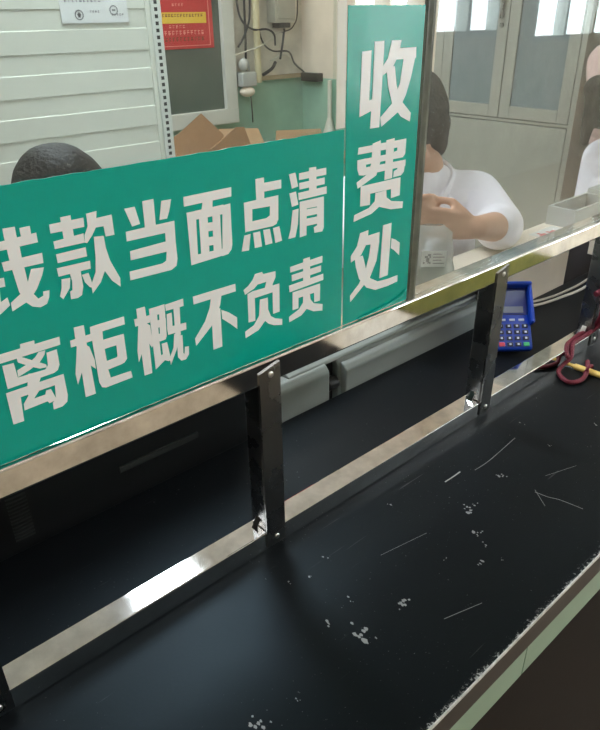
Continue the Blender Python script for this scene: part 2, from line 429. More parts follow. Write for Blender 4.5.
# ------------------------------------------------------------------ pipes, meter, cables on the back wall
bm = bmesh.new(); tube(bm, [(2.735, 3.44, 2.75), (2.735, 3.44, 1.16), (2.735, 3.44, 1.13)], .021, 12, 0)
p = tag(link('drain_pipe', bm, M['pvc_y'], smooth=True), 'yellowed vertical plastic pipe on the back wall beside the window', 'pipe')
t = root('meter_box', (2.945, 3.5, 1.45), 'grey electrical meter box on the stained white back wall', 'meter box')
bm = bmesh.new(); box(bm, 2.865, 3.03, 3.42, 3.498, 1.452, 1.72, bev=.006); link('housing', bm, M['meter'], t)
bm = bmesh.new(); box(bm, 2.885, 3.01, 3.414, 3.42, 1.475, 1.69, bev=.003); link('cover', bm, M['meter'], t)
bm = bmesh.new(); box(bm, 2.90, 2.99, 3.425, 3.49, 1.425, 1.4515); link('cable_gland', bm, M['seam'], t)
t = root('junction_box', (2.63, 3.47, 1.11), 'whitish cable box with a sagging bag under it, beside the window frame', 'junction box')
bm = bmesh.new(); box(bm, 2.59, 2.70, 3.41, 3.495, 1.115, 1.195, bev=.006, M=None); link('box_body', bm, M['box_grey'], t)
bm = bmesh.new(); ellipsoid(bm, (2.645, 3.44, 1.085), (.05, .04, .03)); link('sagging_bag', bm, M['cream'], t, smooth=True)
bm = bmesh.new(); ellipsoid(bm, (2.625, 3.44, 1.235), (.03, .03, .035)); tube(bm, [(2.66, 3.43, 1.20), (2.65, 3.43, 1.25), (2.62, 3.43, 1.27)], .006); link('wire_bundle', bm, M['box_grey'], t, smooth=True)
cables = [
 ([(2.70, 3.46, 2.0), (2.70, 3.45, 1.55), (2.66, 3.44, 1.42), (2.60, 3.45, 1.33)], .006, 'cable', 'thick black cable curving down behind the yellowed pipe'),
 ([(2.68, 3.47, 2.0), (2.665, 3.46, 1.4), (2.655, 3.46, 1.2)], .007, 'cable', 'black cable running straight down into the junction box'),
 ([(2.60, 3.45, 1.7), (2.62, 3.45, 1.5), (2.69, 3.43, 1.425), (2.80, 3.42, 1.42), (2.87, 3.44, 1.39), (2.885, 3.45, 1.33)], .006, 'cable', 'black cable strapped across the yellowed pipe'),
 ([(2.76, 3.47, 1.5), (2.79, 3.46, 1.36), (2.87, 3.46, 1.30), (3.0, 3.46, 1.29), (3.05, 3.46, 1.22), (3.13, 3.46, 1.165)], .005, 'cable', 'dark cable looping low across the wall to the corner strip'),
 ([(3.06, 3.48, 2.0), (3.09, 3.47, 1.55), (3.05, 3.47, 1.43), (2.95, 3.46, 1.40)], .004, 'cable', 'thin grey cable hooked under the meter box'),
 ([(2.58, 3.45, 1.29), (2.75, 3.415, 1.335), (2.88, 3.45, 1.385), (2.97, 3.46, 1.41)], .004, 'cable_w', 'pale cable slanting up from window frame to meter box'),
 ([(2.86, 3.47, 1.245), (2.97, 3.46, 1.275), (3.05, 3.47, 1.235), (3.13, 3.47, 1.175)], .004, 'cable_w', 'pale short cable drooping towards the wall corner'),
 ([(2.97, 3.46, 1.42), (2.945, 3.45, 1.34), (2.93, 3.46, 1.25)], .007, 'cable', 'black stub cable hanging straight under the meter box'),
 ([(2.80, 3.48, 1.165), (2.86, 3.46, 1.20), (2.90, 3.47, 1.235)], .010, 'cable', 'thick black cable end just above the green dado'),
 ([(2.69, 3.47, 1.08), (2.69, 3.46, .98), (2.70, 3.47, .90)], .004, 'cable', 'thin black wire hanging over the green dado by the window'),
]
for pts, r, m, lab in cables:
    bm = bmesh.new(); tube(bm, pts, r, 8, 8)
    tag(link('cable', bm, M[m], smooth=True), lab, 'cable', 'cables on the back wall')
bm = bmesh.new(); box(bm, 2.76, 3.13, 3.47, 3.499, 1.135, 1.16, bev=.003)
tag(link('timber_batten', bm, M['tan']), 'stained tan batten along the top of the green dado', 'batten')
bm = bmesh.new(); box(bm, 3.10, 3.149, 3.30, 3.46, 1.115, 1.165, bev=.004)
tag(link('cable_trunking', bm, M['case']), 'short black trunking block in the wall corner above the dado', 'trunking')
t = root('drain_funnel', (3.12, 3.21, .8), 'white plastic standpipe with flared foot beside the cream wall', 'pipe')
bm = bmesh.new(); tube(bm, [(3.12, 3.21, 1.13), (3.12, 3.21, .90)], .014, 12, 0); link('pipe', bm, M['pvc'], t, smooth=True)
bm = bmesh.new(); cyl(bm, (3.12, 3.21, .80), (3.12, 3.21, .905), .045, .016, 16); link('flared_foot', bm, M['pvc'], t, smooth=True)

# ------------------------------------------------------------------ cardboard on a back table
t = root('work_table', (2.35, 3.05, 0), 'low table behind the signs under the loose cardboard', 'table')
bm = bmesh.new(); box(bm, 1.6, 3.0, 2.78, 3.38, .72, .755, bev=.005); link('tabletop', bm, M['tan'], t)
for x, y in ((1.65, 2.83), (2.95, 2.83), (1.65, 3.33), (2.95, 3.33)):
    bm = bmesh.new(); box(bm, x-.02, x+.02, y-.02, y+.02, 0, .72); link('leg', bm, M['lamp_case'], t)
def sheet(poly, y0, lean, m, label):
    """flattened carton: polygon in (x, z) from z0, leaning back by lean"""
    z0 = min(p[1] for p in poly)
    bm = bmesh.new()
    v = V((0, math.sin(lean), math.cos(lean)))
    prism(bm, [(p[0], (p[1]-z0)/math.cos(lean)) for p in poly], (0, y0, z0), X_, v, .006)
    tag(link('cardboard_sheet', bm, m), label, 'cardboard', 'loose cardboard on the back table')
sheet([(1.76, .757), (2.12, .757), (2.17, .93), (2.06, 1.045), (1.90, .965), (1.80, .93)], 3.0, .3, M['cardboard'], 'brown cardboard flap standing highest below the grey window')
sheet([(1.84, .757), (2.26, .757), (2.20, .98), (2.15, .985), (1.95, .89)], 2.86, .2, M['cardboard'], 'darker torn cardboard triangle in front of the others')
sheet([(2.20, .757), (2.56, .757), (2.54, .905), (2.27, .93)], 3.14, .5, M['cardboard_l'], 'pale cardboard sheet leaning in the middle of the pile')
sheet([(2.50, .757), (2.92, .757), (2.90, .88), (2.56, .905)], 3.02, .35, M['cardboard_l'], 'pale folded cardboard at the right end near the standpipe')

# ------------------------------------------------------------------ shelf rack with ribbed back panel
t = root('storage_rack', (.6, 2.3, 0), 'pale grey storage rack with ribbed panel and slotted upright', 'rack')
bm = bmesh.new(); ry = 2.2
prof = []; z = 1.278-.122*8; prof.append((2.24, z-.05)); prof.append((ry+.005, z-.05))
while z < 1.95:
    prof += [(ry+.004, z), (ry, z+.0015), (ry, z+.064), (ry+.004, z+.0665)]; z += .122
prof += [(ry+.005, z), (2.24, z)]
prism(bm, [(p_[0]-0, p_[1]) for p_ in prof], ((-.30+1.279)/2, 0, 0), Y_, Z_, 1.579)
link('ribbed_panel', bm, M['rack'], t)
bm = bmesh.new(); box(bm, 1.279, 1.296, ry-.004, 2.24, .1, 2.0, bev=.002); link('side_flange', bm, M['rack'], t)
bm = bmesh.new(); box(bm, 1.2965, 1.334, ry-.012, 2.26, 0, 2.02, bev=.003)
z = .2
while z < 2.0:
    box(bm, 1.307, 1.319, ry-.0126, ry-.0118, z, z+.0115, mat=1); z += .0212
link('slotted_upright', bm, [M['rack_up'], M['black']], t)
bm = bmesh.new(); box(bm, -.335, -.3005, ry-.012, 2.26, 0, 2.02, bev=.003); link('upright', bm, M['rack_up'], t)
bm = bmesh.new(); box(bm, -.30, 1.295, 2.20, 2.60, 0, .12, bev=.004); link('base_plinth', bm, M['rack_up'], t)
t = root('paper_notice', (1.1, ry-.002, 1.48), 'white paper notice with printed seals taped to the ribbed rack', 'notice')
bm = bmesh.new(); box(bm, .983, 1.213, ry-.0022, ry-.0008, 1.483, 1.66); link('sheet', bm, M['paper'], t)
bm = bmesh.new()
for zz in (1.563, 1.541): marks(bm, 1.0, 1.19 if zz > 1.55 else 1.13, zz, .009, ry-.0022, .0125, rn)
marks(bm, 1.08, 1.12, 1.512, .006, ry-.0022, .009, rn); marks(bm, 1.155, 1.20, 1.503, .006, ry-.0022, .009, rn)
for cx, cz in ((1.043, 1.506), (1.163, 1.518)):
    for k in range(20):
        a = 2*math.pi*k/20; r = .013
        box(bm, cx+r*math.cos(a)-.0018, cx+r*math.cos(a)+.0018, ry-.003, ry-.0022, cz+r*math.sin(a)-.0018, cz+r*math.sin(a)+.0018)
    box(bm, cx-.006, cx+.006, ry-.003, ry-.0022, cz-.002, cz+.003)
    if cx < 1.1: box(bm, cx-.004, cx+.004, ry-.003, ry-.0022, cz-.007, cz+.007)
link('print', bm, M['ink'], t)

# ------------------------------------------------------------------ steel cabinet
t = root('steel_cabinet', (2.9, 1.72, 0), 'tall grey green steel cabinet with glazed upper doors behind the white-coated clerk', 'cabinet')
cx, cy0, cy1 = 2.7, 1.36, 2.08
bm = bmesh.new(); box(bm, cx+.012, 2.868, cy0, cy1, 0, 1.95, bev=.004); box(bm, 2.82, 2.869, 1.37, cy1-.01, .01, 1.94); link('carcass', bm, M['cab'], t)
ym = 1.712
def cab_door(y0, y1, z0, z1, glazed, handle):
    bm = bmesh.new(); w = .05
    if glazed:
        box(bm, cx-.006, cx+.012, y0, y0+w, z0, z1, bev=.002); box(bm, cx-.006, cx+.012, y1-w, y1, z0, z1, bev=.002)
        box(bm, cx-.006, cx+.012, y0+w, y1-w, z0, z0+w, bev=.002); box(bm, cx-.006, cx+.012, y0+w, y1-w, z1-w, z1, bev=.002)
    else: box(bm, cx-.006, cx+.012, y0, y1, z0, z1, bev=.002)
    d = link('door', bm, M['cab'], t)
    if glazed:
        bm = bmesh.new(); box(bm, cx+.002, cx+.006, y0+w-.004, y1-w+.004, z0+w-.004, z1-w+.004); link('pane', bm, M['cab_glass'], d)
    if handle:
        yy = y0+.028
        bm = bmesh.new(); box(bm, cx-.022, cx-.012, yy-.007, yy+.007, 1.47, 1.60, bev=.003)
        box(bm, cx-.014, cx-.005, yy-.005, yy+.005, 1.475, 1.49); box(bm, cx-.014, cx-.005, yy-.005, yy+.005, 1.58, 1.595); link('handle', bm, M['dark_steel'], d)
        bm = bmesh.new(); cyl(bm, (cx-.013, yy, 1.445), (cx-.004, yy, 1.445), .009, n=14); link('lock', bm, M['dark_steel'], d)
    return d
cab_door(ym+.002, cy1-.045, 1.085, 1.90, True, True); cab_door(cy0+.025, ym-.002, 1.085, 1.90, True, False)
cab_door(cy0+.025, cy1-.045, .08, 1.066, False, False)
bm = bmesh.new(); box(bm, cx-.004, cx+.013, cy0, cy0+.022, 0, 1.95); box(bm, cx-.004, cx+.013, cy1-.042, cy1, 0, 1.95); box(bm, cx-.004, cx+.013, cy0+.022, cy1-.042, 1.071, 1.081)
box(bm, cx-.004, cx+.013, cy0+.022, cy1-.042, 0, .075); box(bm, cx-.004, cx+.013, cy0+.022, cy1-.042, 1.905, 1.95)
link('face_frame', bm, M['cab'], t)
bm = bmesh.new(); box(bm, cx+.0105, cx+.0118, cy0+.02, cy1-.04, .07, 1.91); link('door_gap', bm, M['seam'], t)

# ------------------------------------------------------------------ counter
t = root('service_counter', (.3, .2315, 0), 'long black counter with worn scratched top and pale green front band', 'counter')
CX0, CX1 = -2.45, 3.79
bm = bmesh.new(); box(bm, CX0, CX1, .2315, .772, .812, .85, bev=.0015); link('countertop', bm, M['slab'], t)
bm = bmesh.new(); box(bm, CX0, CX1, .2300, .2318, .8455, .8506, bev=.0004); link('edge_strip', bm, M['edge_white'], t, label='worn white front edge')
bm = bmesh.new(); box(bm, CX0, CX1, .2305, .2315, .808, .8455); link('fascia', bm, M['fascia'], t)
bm = bmesh.new(); x = .571-1.2*2
while x < CX1:
    box(bm, max(x, CX0)+.0008, min(x+1.2, CX1)-.0008, .2312, .252, .7555, .808, bev=.0006); x += 1.2
box(bm, CX0, CX1, .2335, .2535, .7555, .8079, mat=1)
link('front_band', bm, [M['tile_green'], M['seam']], t, label='pale green band with a thin joint')
bm = bmesh.new(); box(bm, CX0, CX1, .245, .285, 0, .7553); link('base_panel', bm, M['base_black'], t)
bm = bmesh.new(); box(bm, CX0, CX1, .74, .765, 0, .8118); link('rear_panel', bm, M['base_black'], t)
# chipped pale spots and long scratches on the top
chips = [[0.684,0.407,0.0091,0.0121],[0.653,0.366,0.0073,0.0091],[0.64,0.346,0.0055,0.0091],[0.477,0.351,0.0091,0.0152],[0.415,0.356,0.0109,0.0203],[0.39,0.398,0.0055,0.0121],[0.247,0.355,0.0091,0.0152],[0.607,0.488,0.0055,0.0061],[0.399,0.479,0.0036,0.0061],[0.461,0.477,0.0055,0.0061],[0.296,0.35,0.0036,0.0061],[0.701,0.403,0.0055,0.0061],[0.791,0.415,0.0073,0.0091],[0.919,0.407,0.0036,0.0061],[0.608,0.332,0.0055,0.0121],[0.946,0.479,0.0036,0.0061],[1.039,0.388,0.0036,0.0061],[0.577,0.366,0.0036,0.003],[0.631,0.316,0.0036,0.003],[0.434,0.404,0.0036,0.0061],[0.425,0.469,0.0036,0.0061]]
bm = bmesh.new(); rc = random.Random(5)
for x, y, a, b_ in chips:
    a, b_ = a*1.35, b_*1.2
    for q in range(8 if a > .008 else 3):
        ox, oy = rc.gauss(0, a*.42), rc.gauss(0, b_*.4); s = (.5 if q else .8)*rc.uniform(.35, .75)
        poly = [(x+ox+a*s*.55*math.cos(t_)*rc.uniform(.5, 1.1), y+oy+b_*s*.5*math.sin(t_)*rc.uniform(.5, 1.1)) for t_ in [2*math.pi*k/9 for k in range(9)]]
        prism(bm, poly, (0, 0, .8501), X_, Y_, .0003)
for pts, w in (([(.7923,.3598),(.796,.3403),(.8028,.3245),(.8087,.2912)], .0004), ([(.7718,.4541),(.812,.4532),(.8973,.4603)], .00035), ([(.7118,.4679),(.73,.4672),(.7499,.4673)], .0010), ([(.4967,.3065),(.5512,.2897)], .0003), ([(.7966,.3624),(.774,.3325)], .0003), ([(.52,.43),(.60,.415)], .0002), ([(.84,.37),(.90,.35)], .0002)):
    tube(bm, [(p_[0], p_[1], .8501) for p_ in pts], w, 5, 5 if len(pts) > 2 else 0)
o = link('scuff_marks', bm, M['chip'], t, label='pale chips and scratches in the black top'); o['kind'] = 'stuff'

# ------------------------------------------------------------------ steel frame and glass
RY0, RY1 = .5415, .5765
t = root('partition_frame', (.6, .559, .85), 'stainless steel partition frame with two rails and dark posts on the counter', 'partition')
bm = bmesh.new(); box(bm, -2.44, 3.79, RY0, RY1, 1.1085, 1.1400, bev=.0030, seg=6); link('top_rail', bm, M['steel'], t)
bm = bmesh.new(); box(bm, -2.44, 3.79, RY0, RY1, .8502, .8810, bev=.0018, seg=3); link('bottom_rail', bm, M['steel'], t)
posts = (-1.3, -.86, -.42, .034, .412, .905, 1.312, 1.76, 2.24, 2.70, 3.2)
for x in posts:
    bm = bmesh.new(); box(bm, x+.002, x+.030, RY0+.002, RY1-.002, .8812, 1.1083, bev=.002, seg=2)
    p_ = link('post', bm, M['dark_steel'], t)
    bm = bmesh.new()
    prism(bm, [(x, .856), (x+.032, .856), (x+.032, 1.134), (x, 1.126)], (0, RY0-.0012, 0), X_, Z_, .0022)
    b_ = link('strap', bm, M['dark_steel'], p_)
    for zz in (.868, 1.121):
        bm = bmesh.new(); ellipsoid(bm, (x+.017, RY0-.0028, zz), (.0042, .0018, .0042), seg=12, rings=8); link('screw', bm, M['screw'], p_, smooth=True)
    bm = bmesh.new()   # bent corner gusset at the foot of the post
    prism(bm, [(0, 0), (-.009, 0), (0, .016)], (x+.0018, (RY0+RY1)/2, .8812), X_, Z_, .010); link('gusset', bm, M['steel'], p_)
for x0, x1, m in ((-2.43, .5428, 'glass'), (.5432, .6920, 'glass'), (.7080, 3.78, 'glass_veiled')):
    bm = bmesh.new(); box(bm, x0, x1, .5490, .5540, 1.1402, 2.05); link('glass_pane', bm, M[m], t)
bm = bmesh.new(); tube(bm, [(.7000, .5515, 1.1402), (.7012, .5515, 1.4), (.7005, .5515, 2.05)], [.0078, .0070], 8, 3, flat=.55)
box(bm, .6925, .6955, .5485, .5545, 1.1402, 2.05)
link('sealant_joint', bm, M['sealant'], t)
bm = bmesh.new(); box(bm, .5432, .5570, .5478, .5489, 1.386, 2.05); link('tape_strip', bm, M['frost'], t)
bm = bmesh.new(); box(bm, -2.44, 3.79, .5440, .5740, 2.05, 2.08, bev=.002); link('head_rail', bm, M['steel'], t)

# ------------------------------------------------------------------ signs
GL = [
[[(1517,3406),(1649,3410),(1925,3421),(1923,3340),(1667,3336),(1507,3337)],[(1599,3239),(1939,3243),(1933,3155),(1766,3158),(1603,3161)],[(1665,3508),(1764,3505),(1761,3440),(1767,3329),(1765,3236),(1768,3147),(1770,3031),(1790,2921),(1828,2857),(1875,2871),(1881,2909),(1936,2905),(1922,2844),(1892,2792),(1830,2776),(1765,2802),(1710,2865),(1682,2964),(1670,3134),(1663,3261),(1664,3346),(1662,3443)],[(1821,3128),(1929,3117),(1899,3050),(1834,2949),(1753,2865),(1593,2809),(1597,2884),(1702,2946),(1777,3036)],[(1798,3486),(1884,3487),(1881,3414),(1874,3397),(1799,3395),(1796,3438)],[(1432,3115),(1588,3111),(1583,3036),(1421,3043)],[(1471,3085),(1540,3080),(1520,2913),(1579,2939),(1585,2868),(1477,2802),(1438,2866)],[(1365,3212),(1469,3367),(1537,3369),(1517,3308),(1585,3304),(1577,3235),(1472,3236),(1402,3178)]],
[[(2046,3465),(2353,3464),(2346,3385),(2043,3389)],[(2150,3506),(2242,3507),(2239,3312),(2147,3312)],[(2054,3316),(2329,3329),(2325,3248),(2054,3250)],[(2054,3202),(2326,3204),(2325,3122),(2055,3124)],[(2037,3080),(2345,3075),(2339,3004),(2039,3004)],[(2143,3013),(2243,3008),(2241,2858),(2216,2782),(2172,2766),(2111,2772),(2115,2844),(2139,2851),(2151,2937)],[(2060,2974),(2138,2967),(2117,2878),(2041,2792),(2017,2824),(2047,2897)],[(2249,2966),(2312,2970),(2326,2891),(2335,2819),(2302,2835),(2264,2893)],[(2382,3493),(2481,3499),(2467,3438),(2616,3441),(2615,3257),(2530,3259),(2525,3355),(2449,3358),(2404,3296),(2346,3239),(2327,3247),(2336,3310),(2379,3385)],[(2418,3280),(2510,3269),(2513,3159),(2535,3031),(2607,2845),(2599,2761),(2525,2838),(2468,2951),(2412,2854),(2319,2770),(2319,2851),(2380,2960),(2403,3090)]],
[[(2747,3468),(2853,3468),(2884,3302),(2802,3294)],[(2935,3503),(3053,3504),(3044,3249),(2930,3245)],[(3133,3471),(3239,3468),(3205,3362),(3173,3296),(3092,3298)],[(2730,3259),(3249,3259),(3239,3044),(3240,2883),(3220,2813),(3158,2784),(2707,2794),(2712,2879),(3071,2872),(3114,2891),(3130,2979),(2740,2984),(2746,3071),(3133,3079),(3137,3164),(2727,3169)]],
[[(3375,3465),(3946,3465),(3939,3373),(3374,3372)],[(3591,3380),(3709,3379),(3698,3299),(3570,3302)],[(3395,3308),(3499,3306),(3479,2837),(3393,2775)],[(3534,3300),(3635,3297),(3618,2804),(3520,2812)],[(3695,3300),(3786,3297),(3773,2797),(3674,2805)],[(3822,3301),(3920,3306),(3913,2883),(3899,2827),(3852,2786),(3780,2780)],[(3487,3308),(3834,3309),(3826,3215),(3486,3223)],[(3615,3162),(3694,3158),(3687,3074),(3610,3076)],[(3613,3015),(3688,3010),(3684,2923),(3613,2929)],[(3473,2867),(3683,2862),(3778,2858),(3811,2877),(3861,2788),(3393,2775)]],
[[(4260,3496),(4372,3495),(4365,3280),(4259,3271)],[(4361,3439),(4607,3436),(4604,3345),(4356,3349)],[(4094,3280),(4559,3278),(4555,3176),(4095,3198)],[(4094,3280),(4203,3277),(4190,3055),(4093,2963)],[(4447,3272),(4559,3273),(4549,3013),(4510,2970),(4427,2965)],[(4094,2970),(4103,3066),(4386,3062),(4438,3084),(4550,3041),(4525,2974),(4472,2958)],[(4077,2935),(4159,2935),(4127,2762),(4031,2770)],[(4195,2939),(4289,2936),(4307,2765),(4208,2769)],[(4334,2941),(4425,2936),(4455,2769),(4357,2769)],[(4471,2934),(4561,2937),(4593,2768),(4498,2762)]],
[[(4720,3474),(4810,3479),(4848,3326),(4758,3315)],[(4719,3269),(4814,3274),(4846,3125),(4753,3116)],[(4761,3075),(4849,3078),(4835,2906),(4793,2764),(4689,2764),(4727,2868)],[(5015,3500),(5119,3496),(5124,3178),(5012,3183)],[(4866,3463),(5274,3464),(5274,3387),(4865,3391)],[(4864,3358),(5250,3359),(5250,3286),(4868,3287)],[(4848,3252),(5281,3255),(5281,3173),(4854,3174)],[(4869,3150),(5236,3147),(5236,3047),(4868,3063)],[(4869,3150),(4973,3149),(4962,2751),(4862,2746)],[(5134,3147),(5236,3147),(5237,2786),(5214,2744),(5089,2752),(5081,2818),(5133,2831)],[(4956,3049),(5148,3040),(5148,2965),(4955,2972)],[(4955,2942),(5148,2935),(5147,2851),(4954,2859)]],
[[(1591,2499),(1715,2494),(1708,2435),(1583,2445)],[(1343,2463),(1411,2461),(1939,2456),(1932,2379),(1393,2379),(1330,2382)],[(1730,2373),(1789,2369),(1774,2331),(1723,2279),(1620,2234),(1511,2203),(1516,2266),(1620,2296),(1690,2333)],[(1535,2381),(1572,2382),(1640,2330),(1771,2234),(1771,2206),(1709,2215),(1632,2264),(1538,2339)],[(1404,2352),(1501,2346),(1506,2201),(1490,2130),(1401,2124)],[(1409,2190),(1493,2199),(1593,2195),(1755,2187),(1787,2221),(1888,2191),(1863,2143),(1823,2127),(1401,2124)],[(1796,2343),(1892,2345),(1888,2191),(1785,2212)],[(1600,2200),(1726,2173),(1688,2110),(1667,2068),(1569,2085)],[(1377,2089),(1906,2084),(1898,1985),(1809,2005),(1380,2006)],[(1377,2089),(1496,2086),(1469,1762),(1373,1766)],[(1816,2075),(1906,2084),(1905,1863),(1889,1795),(1836,1764),(1751,1765),(1756,1835),(1792,1865)],[(1569,2085),(1667,2068),(1669,2017),(1597,1945),(1706,1944),(1720,1982),(1765,1979),(1796,1856),(1725,1845),(1710,1872),(1495,1864),(1501,1927),(1556,1991)]],
[[(2029,2385),(2244,2387),(2232,2317),(2025,2317)],[(2084,2499),(2181,2494),(2176,2302),(2176,1765),(2072,1767),(2082,2101),(2077,2322)],[(2076,2295),(2143,2299),(2084,2045),(2021,1928),(2018,2041)],[(2174,2289),(2196,2267),(2224,2120),(2220,2022),(2170,2083)],[(2236,2457),(2586,2458),(2583,2377),(2229,2379)],[(2236,2457),(2355,2459),(2340,2288),(2341,1970),(2353,1871),(2297,1787),(2251,1805),(2230,1867)],[(2333,2290),(2556,2283),(2553,2191),(2335,2195)],[(2469,2286),(2556,2283),(2552,2016),(2520,1984),(2449,1988),(2459,2078)],[(2336,2062),(2447,2065),(2463,2077),(2545,2011),(2520,1984),(2483,1976),(2330,1970)],[(2259,1849),(2346,1874),(2574,1868),(2579,1792),(2283,1789)]],
[[(2687,2395),(2863,2387),(2852,2311),(2690,2317)],[(2726,2493),(2819,2491),(2820,2347),(2802,1758),(2715,1760),(2715,2022),(2722,2321)],[(2720,2308),(2794,2313),(2733,2045),(2673,1931),(2675,2050)],[(2816,2313),(2848,2281),(2855,2062),(2837,2038),(2806,2108)],[(2860,2454),(2943,2453),(2928,2074),(2927,1917),(2966,1919),(2991,1865),(2848,1782)],[(2972,2453),(3035,2454),(3019,2110),(2999,2075),(2940,2074)],[(2864,2452),(3035,2454),(3024,2362),(2861,2376)],[(2896,2309),(3031,2303),(3024,2225),(2893,2231)],[(2891,2159),(3020,2154),(2999,2075),(2895,2078)],[(2951,2041),(3013,2038),(3036,1825),(3001,1823),(2951,1863)],[(2868,1878),(2968,1933),(3009,1888),(2987,1835),(2958,1850),(2850,1785)],[(3043,2446),(3255,2452),(3252,2373),(3044,2380)],[(3134,2394),(3204,2388),(3182,2071),(3119,2077)],[(3048,2341),(3105,2342),(3096,2181),(3038,2118),(3034,2179)],[(3041,2198),(3260,2183),(3255,2108),(3038,2115)],[(3107,2103),(3167,2076),(3117,1927),(3026,1772),(3024,1853),(3081,1955)],[(3135,2079),(3200,2058),(3189,1856),(3203,1835),(3217,1915),(3263,1907),(3255,1817),(3212,1770),(3155,1775),(3121,1826)]],
[[(3375,2439),(3920,2434),(3919,2349),(3374,2352)],[(3596,2370),(3728,2359),(3704,2258),(3676,2199),(3578,2051),(3358,1881),(3352,1966),(3494,2118),(3568,2258)],[(3587,2225),(3700,2212),(3689,1758),(3570,1759)],[(3714,2190),(3810,2131),(3912,2042),(3908,1901),(3823,1988),(3717,2084)]],
[[(4194,2475),(4293,2474),(4309,2445),(4486,2435),(4483,2366),(4437,2294),(4431,2239),(4325,2275),(4351,2345),(4220,2345),(4168,2310),(4043,2273),(4026,2331),(4090,2359),(4158,2416)],[(4076,2271),(4150,2284),(4317,2277),(4537,2274),(4534,2189),(4433,2196),(4178,2196)],[(4076,2271),(4174,2267),(4165,1922),(4070,1930)],[(4436,2275),(4537,2274),(4527,1928),(4430,1928)],[(4246,2156),(4358,2149),(4355,2009),(4394,1910),(4462,1859),(4563,1821),(4560,1746),(4432,1782),(4355,1826),(4305,1878),(4205,1792),(4016,1753),(4013,1832),(4142,1871),(4223,1962)]],
[[(4911,2476),(5015,2477),(5015,2166),(4906,2167)],[(4706,2429),(5219,2443),(5216,2361),(4707,2362)],[(4728,2325),(5196,2328),(5192,2252),(4731,2248)],[(4683,2206),(5233,2214),(5233,2136),(4689,2123)],[(4734,2106),(5178,2101),(5178,2009),(4732,2014)],[(4734,2106),(4826,2106),(4821,1882),(4729,1884)],[(5079,2099),(5178,2101),(5174,1880),(5082,1885)],[(4903,2028),(5007,2021),(5019,1939),(5073,1873),(5221,1820),(5217,1735),(5063,1770),(4954,1835),(4864,1776),(4673,1745),(4671,1813),(4830,1865),(4898,1931)]],
[[(5814,4624),(5961,4630),(5948,4114),(6008,4124),(6002,4001),(5793,3949)],[(6010,4717),(6169,4719),(6161,4402),(6138,3805),(5981,3806),(6003,4216)],[(6297,4719),(6459,4717),(6441,4636),(6732,4635),(6736,4517),(6388,4518),(6320,4431),(6164,4364),(6158,4455),(6242,4540)],[(6518,4535),(6722,4525),(6665,4310),(6590,4125),(6461,3942),(6175,3806),(6151,3908),(6349,4049),(6473,4260)],[(6220,4444),(6363,4451),(6410,4249),(6488,4085),(6705,3911),(6693,3813),(6519,3888),(6349,4049),(6264,4243)]],
[[(5798,3613),(6648,3617),(6643,3531),(5787,3537)],[(6493,3614),(6648,3617),(6643,3440),(6615,3411),(6434,3406),(6428,3485),(6491,3493)],[(5781,3473),(6635,3474),(6603,3399),(5783,3405)],[(5781,3473),(5921,3476),(5931,3368),(5815,3305),(5785,3365)],[(5789,3373),(6659,3363),(6658,3284),(5887,3283),(5816,3297)],[(6515,3361),(6659,3363),(6632,3215),(6583,3180),(6439,3177),(6446,3251),(6510,3267)],[(6036,3630),(6175,3652),(6183,3404),(6118,3251),(5798,3142),(5776,3215),(5970,3290),(6029,3410)],[(6278,3640),(6427,3649),(6415,3421),(6414,3172),(6273,3169),(6282,3407)],[(5850,3160),(6572,3156),(6577,3035),(5854,3047)],[(5850,3160),(6018,3160),(6021,2909),(5850,2918)],[(6403,3149),(6577,3155),(6578,2931),(6412,2921)],[(6119,3035),(6316,3036),(6327,2948),(6423,2883),(6653,2838),(6647,2754),(6418,2779),(6193,2852),(6057,2791),(5741,2750),(5750,2830),(6004,2870),(6112,2935)]],
[[(5867,2582),(6015,2591),(6011,2519),(6228,2522),(6224,2399),(6071,2392),(5978,2405),(5891,2293),(5712,2238),(5709,2320),(5817,2424)],[(6070,2409),(6229,2407),(6191,2155),(6082,1959),(5944,1857),(5717,1704),(5710,1792),(5872,1911),(5993,2085),(6044,2241)],[(5777,2287),(5926,2277),(5993,2085),(6084,1933),(6234,1850),(6434,1833),(6633,1835),(6633,1744),(6441,1732),(6191,1741),(6017,1820),(5869,1981),(5805,2148)],[(6288,2596),(6452,2596),(6441,2250),(6425,1888),(6261,1887),(6273,2204)],[(6468,2388),(6545,2354),(6638,2291),(6640,2117),(6531,2212),(6466,2253)]]]
def glyphs(idx, parent, y):
    for i in idx:
        bm = bmesh.new()
        for k, poly in enumerate(GL[i]):        # strokes overlap in hair-thin layers
            prism(bm, [(p_[0]/1e4, p_[1]/1e4+1) for p_ in poly], (0, y-.00002*k, 0), X_, Z_, .0005)
        link('character', bm, M['letter'], parent)
def signboard(name, x0, x1, z0, z1, label, idx, seed):
    t = root(name, ((x0+x1)/2, .548, z0), label, 'sign')
    bm = bmesh.new(); n = 60
    b = bmesh.new()
    rs = random.Random(seed)
    b2 = []
    # a film with a slightly wavy cut edge
    top = [(x1-(x1-x0)*k/n, z1+rs.uniform(-.0004, .0004)) for k in range(n+1)]
    bot = [(x0+(x1-x0)*k/n, z0+rs.uniform(-.0004, .0004)) for k in range(n+1)]
    prism(bm, bot+top, (0, .5484, 0), X_, Z_, .0010)
    link('film', bm, M['vinyl'], t)
    glyphs(idx, t, .5476)
    return t
s1 = signboard('notice_sign', .02, .5558, 1.1408, 1.3842, 'long teal sign with two lines of white characters on the glass', list(range(12)), 1)
s2 = signboard('window_sign', .5592, .6860, 1.1410, 1.5068, 'tall teal sign with three large white characters set vertically', [12, 13, 14], 2)
